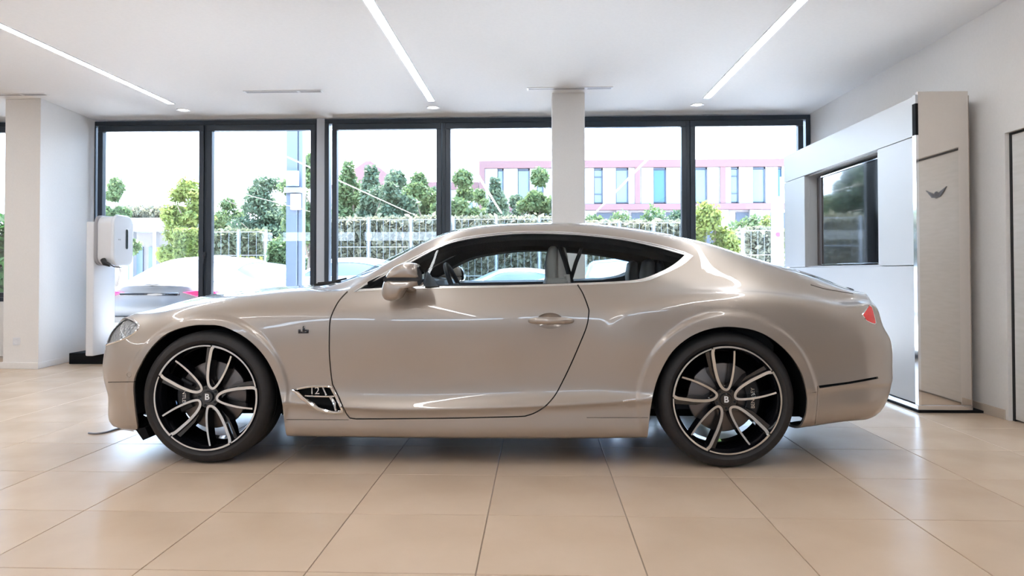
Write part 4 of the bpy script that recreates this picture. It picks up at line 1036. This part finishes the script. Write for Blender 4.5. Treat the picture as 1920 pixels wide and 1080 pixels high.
# white mesh fences with dry growth behind
m_wht = mat('galvanised_white', (.22, .24, .26), .5)
def wire_fence(x0, x1, Y, ztop, label, npan, zb=.15):
    t = empty('fence', ((x0+x1)/2, Y, GZ)); tag(t, label, 'fence'); W_ = x1-x0; H_ = ztop-GZ
    for k in range(npan+1):
        x = -W_/2+W_*k/npan; MB().box(x-.035, x+.035, -.035, .035, 0, H_+.05, .008, 1).build('post', m_wht, t, smooth=False)
    for k in range(npan):
        a, b = -W_/2+W_*k/npan+.06, -W_/2+W_*(k+1)/npan-.06; mb = MB()
        for x in np.linspace(a, b, max(3, int((b-a)/.16))): mb.box(x-.0035, x+.0035, -.003, .003, zb, H_)
        for z in (zb, H_*.35, H_*.68, H_-.03): mb.box(a, b, -.012, .0, z, z+.02)
        o = mb.build('wire_panel', m_wht, t, smooth=False)
    return t
def fx(px, Y): return float(at_y(px, 450, Y)[0])
def fz(py, Y): return float(at_y(900, py, Y)[2])
wire_fence(fx(396, 22), fx(499, 22), 22, fz(432, 22), 'white wire fence section left of the green hedge block', 2)
wire_fence(fx(612, 22), fx(1092, 22), 22, fz(410, 22), 'long white wire fence behind the middle windows', 6)
wire_fence(fx(1097, 22.5), fx(1290, 22.5), 22.5, fz(418, 22.5), 'white wire fence section right of the free column', 3)
wire_fence(fx(1392, 21), fx(1462, 21), 21, fz(433, 21), 'short white wire fence by the right window edge', 1)
def hedge(x0, x1, Y, z1, dep, m_, label, n, leaf=.09):
    t = empty('hedge', ((x0+x1)/2, Y+dep/2, GZ)); tag(t, label, 'hedge'); W_ = x1-x0; H_ = z1-GZ
    q = rng.rand(n, 3)*[W_, dep, H_]-[W_/2, dep/2, 0]
    face = rng.rand(n); q[face < .5, 1] = -dep/2+rng.normal(size=(face < .5).sum())*.05; q[face > .8, 2] = H_+rng.normal(size=(face > .8).sum())*.06
    a = rng.normal(size=(n, 3)); a /= np.linalg.norm(a, axis=1, keepdims=True); b = np.cross(a, rng.normal(size=(n, 3))); b /= np.linalg.norm(b, axis=1, keepdims=True)+1e-9
    s_ = leaf*rng.uniform(.6, 1.4, (n, 1)); v = np.stack([q-a*s_, q+b*s_*.6, q+a*s_, q-b*s_*.6], 1).reshape(-1, 3)
    raw('foliage', v, np.arange(4*n).reshape(n, 4), m_, t, smooth=False)
    MB().box(-W_/2+.06, W_/2-.06, -dep/2+.12, dep/2-.12, 0, H_-.12).build('branches', m_bark, t, smooth=False)
hedge(fx(612, 22.6), fx(1082, 22.6), 22.5, fz(414, 22.6), .8, m_l4, 'pale grey dry growth behind the long white fence', 22000, .11)
hedge(fx(1101, 23), fx(1290, 23), 23.0, fz(422, 23), .8, m_l4, 'pale growth behind the fence right of the free column', 7000, .11)
hedge(fx(398, 22.6), fx(497, 22.6), 22.4, fz(436, 22.6), .7, m_l6, 'dull green growth behind the left fence section', 5000)
hedge(fx(1394, 21.6), fx(1464, 21.6), 21.4, fz(436, 21.6), .7, m_l4, 'dry growth behind the short right fence', 3500)
hedge(fx(503, 21), fx(548, 21), 21, fz(459, 21), .8, m_l1, 'clipped green hedge block left of the grey mast', 5000)
hedge(fx(326, 27), fx(384, 27), 27, fz(432, 27), .8, m_l2, 'bright yellow-green hedge beside the white pavilion', 5000)
def plant(px, py, Y, w_, h_, m_, label, n=500, size=.12):
    P = at_y(px, py, Y); t = empty('shrub', (P[0], Y, P[2]-h_)); tag(t, label, 'shrub')
    C = [(rng.uniform(-.5, .5)*w_, rng.uniform(-.3, .3)*w_, h_*rng.uniform(.3, .95)) for _ in range(8)]; v, f = leaves(n, C, [(w_*.32, w_*.32, h_*.25)]*8, size, shell=.3); raw('foliage', v, f, m_, t, smooth=False)
    MB().tube([(0, 0, -P[2]+h_+GZ), (0, 0, h_*.7)], .02, 6).build('stem', m_bark, t)
plant(482, 497, 17.6, .75, 1.3, m_l2, 'yellow-green shrub in front of the left fence', 900, .08)
tl = empty('tree', (-8.2, 10.6, GZ)); tag(tl, 'dense dark green shrub at the far left window', 'tree')
v, f = leaves(2600, [(rng.uniform(-.5, .5), rng.uniform(-.4, .4), z) for z in np.linspace(.5, 1.75, 16)], [(.45, .45, .3)]*16, .10); raw('foliage', v, f, m_l5, tl, smooth=False)
MB().tube([(0, 0, 0), (.05, 0, .8), (0, .05, 1.5)], [.06, .05, .02], 7).build('trunk', m_bark, tl)
# grey mast with its boxes
m_mast = mat('mast_grey', (.12, .145, .19), .5); P = at_y(552, 500, 12)
ms = empty('mast', (P[0], 12, GZ)); tag(ms, 'thick pale grey square mast with small boxes outside the left window bay', 'mast')
MB().box(-.115, .075, -.1, .1, 0, 5.2, .01).box(.085, .16, -.07, .10, 0, 5.2, .01).build('shaft', m_mast, ms)
MB().box(-.10, .12, -.16, -.10, 2.58, 2.85, .02).build('junction_box', mat('box_blue_grey', (.28, .36, .50), .5), ms)
MB().box(-.13, .17, -.18, .12, 2.47, 2.56, .01).build('bracket', m_wht, ms)
MB().box(-.02, .15, -.17, -.1, 2.18, 2.45, .01).build('meter_box', mat('box_pale', (.5, .54, .64), .5), ms)
P = at_y(1455, 440, 17); mr_ = empty('mast', (P[0], 17, GZ)); tag(mr_, 'slim white mast with a red mark beside the cabinet', 'mast')
MB().box(-.10, .10, -.05, .05, 0, 2.9, .01).build('shaft', m_wht, mr_); MB().lathe([(.001, -.07), (.055, -.07), (.055, -.05)], 20, c=(.03, 0, P[2]-GZ)).build('marker', mat('red_mark', (.8, .02, .06), .4), mr_)
P = at_y(1466, 440, 15); mk = empty('pole', (P[0], 15, GZ)); tag(mk, 'thin dark pole at the right edge of the right window', 'pole'); MB().tube([(0, 0, 0), (0, 0, 3.1)], .035, 10).build('shaft', mat('pole_grey', (.22, .26, .30), .5), mk)
# white pavilion on the left
pv = empty('pavilion', (at_y(272, 450, 34)[0], 34, GZ)); tag(pv, 'low white pavilion with columns and a planted roof, seen left of the mullion', 'building')
m_bw = mat('building_white', (.2, .2, .21), .7); m_bg = mat('building_glass', (.08, .12, .18), .2)
for x in (-1.75, -.6, .55, 1.35, 1.62): MB().box(x-.09, x+.09, -.15, .15, 0, 3.1).build('column', m_bw, pv, smooth=False)
MB().box(-2.1, 1.9, -.5, 3.0, 3.1, 3.75, .03).build('roof', m_bw, pv)
MB().box(-1.7, 1.6, 1.2, 1.3, 0, 3.1).build('back_wall', mat('pavilion_wall', (.20, .18, .175), .7), pv, smooth=False)
for x0, x1 in ((-1.5, -.75), (-.45, .1), (.15, .45)): MB().box(x0, x1, 1.12, 1.2, .3, 2.4).build('window', m_bg, pv, smooth=False)
v, f = leaves(3500, [(x, 1.0, 4.1) for x in np.linspace(-1.9, 1.7, 8)], [(.5, .9, .45)]*8, .10); raw('roof_planting', v, f, m_l4, pv, smooth=False, label='pale roof planting')
# long white and rose building on the right
m_rose = mat('rose_cladding', (.125, .062, .064), .7); m_pan = noise_color(mat('pale_panel', (.5, .5, .5), .7), (.20, .20, .21), (.24, .235, .24), .8)
per_object(m_pan, .03)
BY = 45; B = empty('building', (6, BY, GZ)); tag(B, 'long two-storey white building with rose bands behind the right windows', 'building')
bx = lambda px: at_y(px, 340, BY)[0]-6
MB().box(-9.6, 9.6, .35, 9, 0, 8.05).build('block', mat('building_shade_wall', (.2, .18, .19), .8), B, smooth=False)
MB().box(-9.75, 9.75, -.15, 9.1, 7.72, 8.2, .03).build('roof_band', m_rose, B, label='rose roof band')
MB().box(-9.75, 9.75, -.15, .4, 5.02, 5.40, .02).build('floor_band', m_rose, B, label='rose band above the ground floor')
MB().box(-9.75, -9.4, -.15, .4, 5.4, 7.75).build('end_post', m_rose, B)
wins = [(933, 944, 0), (971, 993, 0), (1007, 1019, 1), (1065, 1085, 0), (1114, 1130, 1), (1155, 1178, 0), (1225.6, 1249, 2), (1303, 1325.6, 0), (1371, 1385, 1), (1412, 1435, 0), (1459, 1467, 2)]
m_w1 = mat('pale_blue_glass', (.09, .14, .20), .2); m_w2 = mat('blue_glass', (.02, .08, .20), .2); m_wf = mat('window_frame_dark', (.025, .035, .055), .5)
prev = -9.4
for a, b, kd in wins:
    x0, x1 = bx(a), bx(b)
    if x0-prev > .15:
        n = max(1, round((x0-prev)/.85))
        for k in range(n): MB().box(prev+(x0-prev)*k/n+.012, prev+(x0-prev)*(k+1)/n-.012, .0, .36, 5.41, 7.71).build('facade_panel', m_pan, B, smooth=False)
    w_ = MB().box(x0, x1, .16, .30, 5.45, 7.70).box(x1-.07, x1, .04, .2, 5.45, 7.70).box(x0, x1, .04, .2, 7.58, 7.70)
    if kd == 1: w_.box(x0, x1, .06, .2, 7.10, 7.17).box(x0, x1, .06, .2, 6.0, 6.07)
    w_ = w_.build('window', m_wf, B, smooth=False)
    MB().box(x0+.03, x1-.07, .12, .17, 5.52, 7.56).build('window_pane', m_w2 if kd == 2 else m_w1, w_, smooth=False); prev = x1
MB().box(prev+.01, 9.4, .0, .36, 5.41, 7.71).build('facade_panel', m_pan, B, smooth=False)
for a in (1195, 1355): MB().box(bx(a)-.16, bx(a)+.16, -.10, .2, 5.4, 7.72).build('fin', m_rose, B, smooth=False, label='rose fin')
for k, x in enumerate(np.arange(-8.8, 9, 2.2)): MB().box(x, x+1.2, .28, .36, 2.2, 4.85).build('lower_window', m_wf, B, smooth=False)
for k in range(9): MB().box(-9.4+k*2.1, -9.4+k*2.1+.75, .0, .34, 0, 5.0).build('lower_panel', m_pan, B, smooth=False)
# smaller rose-roofed building further left
B2 = empty('building', (at_y(845, 330, 52)[0], 52, GZ)); tag(B2, 'small building with a rose roof edge behind the middle mullion', 'building')
MB().box(-2.0, 1.9, 0, 6, 0, 7.2).build('block', m_pan, B2, smooth=False); MB().box(-2.2, 2.1, -.2, 6.2, 7.2, 7.75, .03).build('roof_band', m_rose, B2)
for x in (-1.4, -.2, 1.0): MB().box(x, x+.6, -.05, .05, 4.2, 6.2).build('window', m_w1, B2, smooth=False)
B3 = empty('building', (at_y(690, 310, 60)[0], 60, GZ)); tag(B3, 'distant pale house with a rose pitched roof behind the pointed trees', 'building')
MB().box(-3.2, 3.0, 0, 6, 0, 8.4).build('block', m_pan, B3, smooth=False); MB().prism([(-3.5, 8.3), (3.3, 8.3), (.3, 10.6), (-.1, 10.6)], (-.3, 6.3), 'y').build('roof', m_rose, B3, smooth=False)
# parked cars: the coupe's panels serve as shapes for everyday cars
def parked(x, y, rz, body, sc, label, glassm):
    r = empty('parked_car', (x, y, GZ)); tag(r, label, 'car'); r.rotation_euler = (0, 0, rz); r.scale = sc
    skip = ('wheel_housing', 'emblem', 'number', 'wing_badge', 'parking_sensor', 'sill_mark', 'front_seat', 'rear_seat', 'seat_belt', 'belt_guide', 'steering_wheel', 'wing_vent', 'window_seal', 'roof_lining', 'mirror_arm', 'sail_panel', 'handle_cup', 'door_handle', 'wiper', 'rear_shelf', 'cabin_floor', 'exhaust_pipe', 'door_lining', 'dashboard')
    for ch_ in list(CAR.children):
        nm = ch_.name.split('.')[0]
        if nm in skip: continue
        if ch_.type == 'EMPTY' and nm == 'wheel':
            c = ch_.copy(); COL.objects.link(c); c.parent = r
            for g in ch_.children:
                if g.name.split('.')[0] in ('tyre', 'rim', 'spoke'): d = g.copy(); COL.objects.link(d); d.parent = c
            continue
        if ch_.type == 'EMPTY': continue
        c = ch_.copy(); COL.objects.link(c); c.parent = r
        for k in ('label',):
            if k in c: del c[k]
        use = {'taupe_metallic_paint': body, 'car_glass': glassm}.get(ch_.data.materials[0].name)
        if use:
            c.material_slots[0].link = 'OBJECT'; c.material_slots[0].material = use
    return r
m_cw = mat('white_car_paint', (.20, .21, .23), .45); m_cs = mat('silver_car_paint', (.22, .26, .33), .3, .4, coat=1); m_cb = mat('blue_car_paint', (.03, .14, .38), .3, coat=1)
m_tg = mat('tinted_glass', (.07, .10, .14), .3)
A = parked(fx(280, 9.6), 12.15, -PI/2, m_cw, (1, .99, 1.0), 'white car parked tail-on close outside the left window bay', m_tg)
parked(fx(548, 16)+1.02, 16.0, 0, m_cw, (1, .98, 1.04), 'white car with a tinted windscreen parked across, behind the bonnet of the coupe', m_tg)
parked(fx(452, 19.2), 19.2, 0, m_cs, (1, .98, 1.0), 'silver-blue car parked beyond the white ones, left of the mast', m_tg)
parked(fx(345, 22.5)-.2, 22.9, PI/2, m_cb, (1, .98, .98), 'blue car parked far behind, beside the left window mullion', m_tg)
parked(-.95, 20.2, 0, m_cw, (1, .98, .88), 'pale car parked outside, seen through the door glass of the coupe', m_tg)
parked(fx(1195, 12.6), 14.75, PI/2, mat('sky_blue_car_paint', (.05, .14, .30), .3), (1, .98, 1.0), 'light blue car parked outside, seen through the rear side glass of the coupe', m_tg)

m_tlp = mat('tail_lamp_pink', (.65, .04, .16), .2)
for sg in (-1, 1):
    MB().prism([(sg*.42, .835), (sg*.62, .86), (sg*.90, .85), (sg*.90, .80), (sg*.62, .775)], (0, .06), 'x', .01).build('tail_light', m_tlp, A, label='long pink tail lamp').location = (2.44-.05*1, 0, 0)
MB().box(2.50, 2.56, -.42, .42, .79, .83, .01).build('rear_strip', M['gloss_black'], A, label='dark strip between the tail lamps')
MB().box(2.53, 2.60, -.7, .7, .40, .52, .02).build('rear_strip', M['gloss_black'], A, label='dark band low in the bumper')
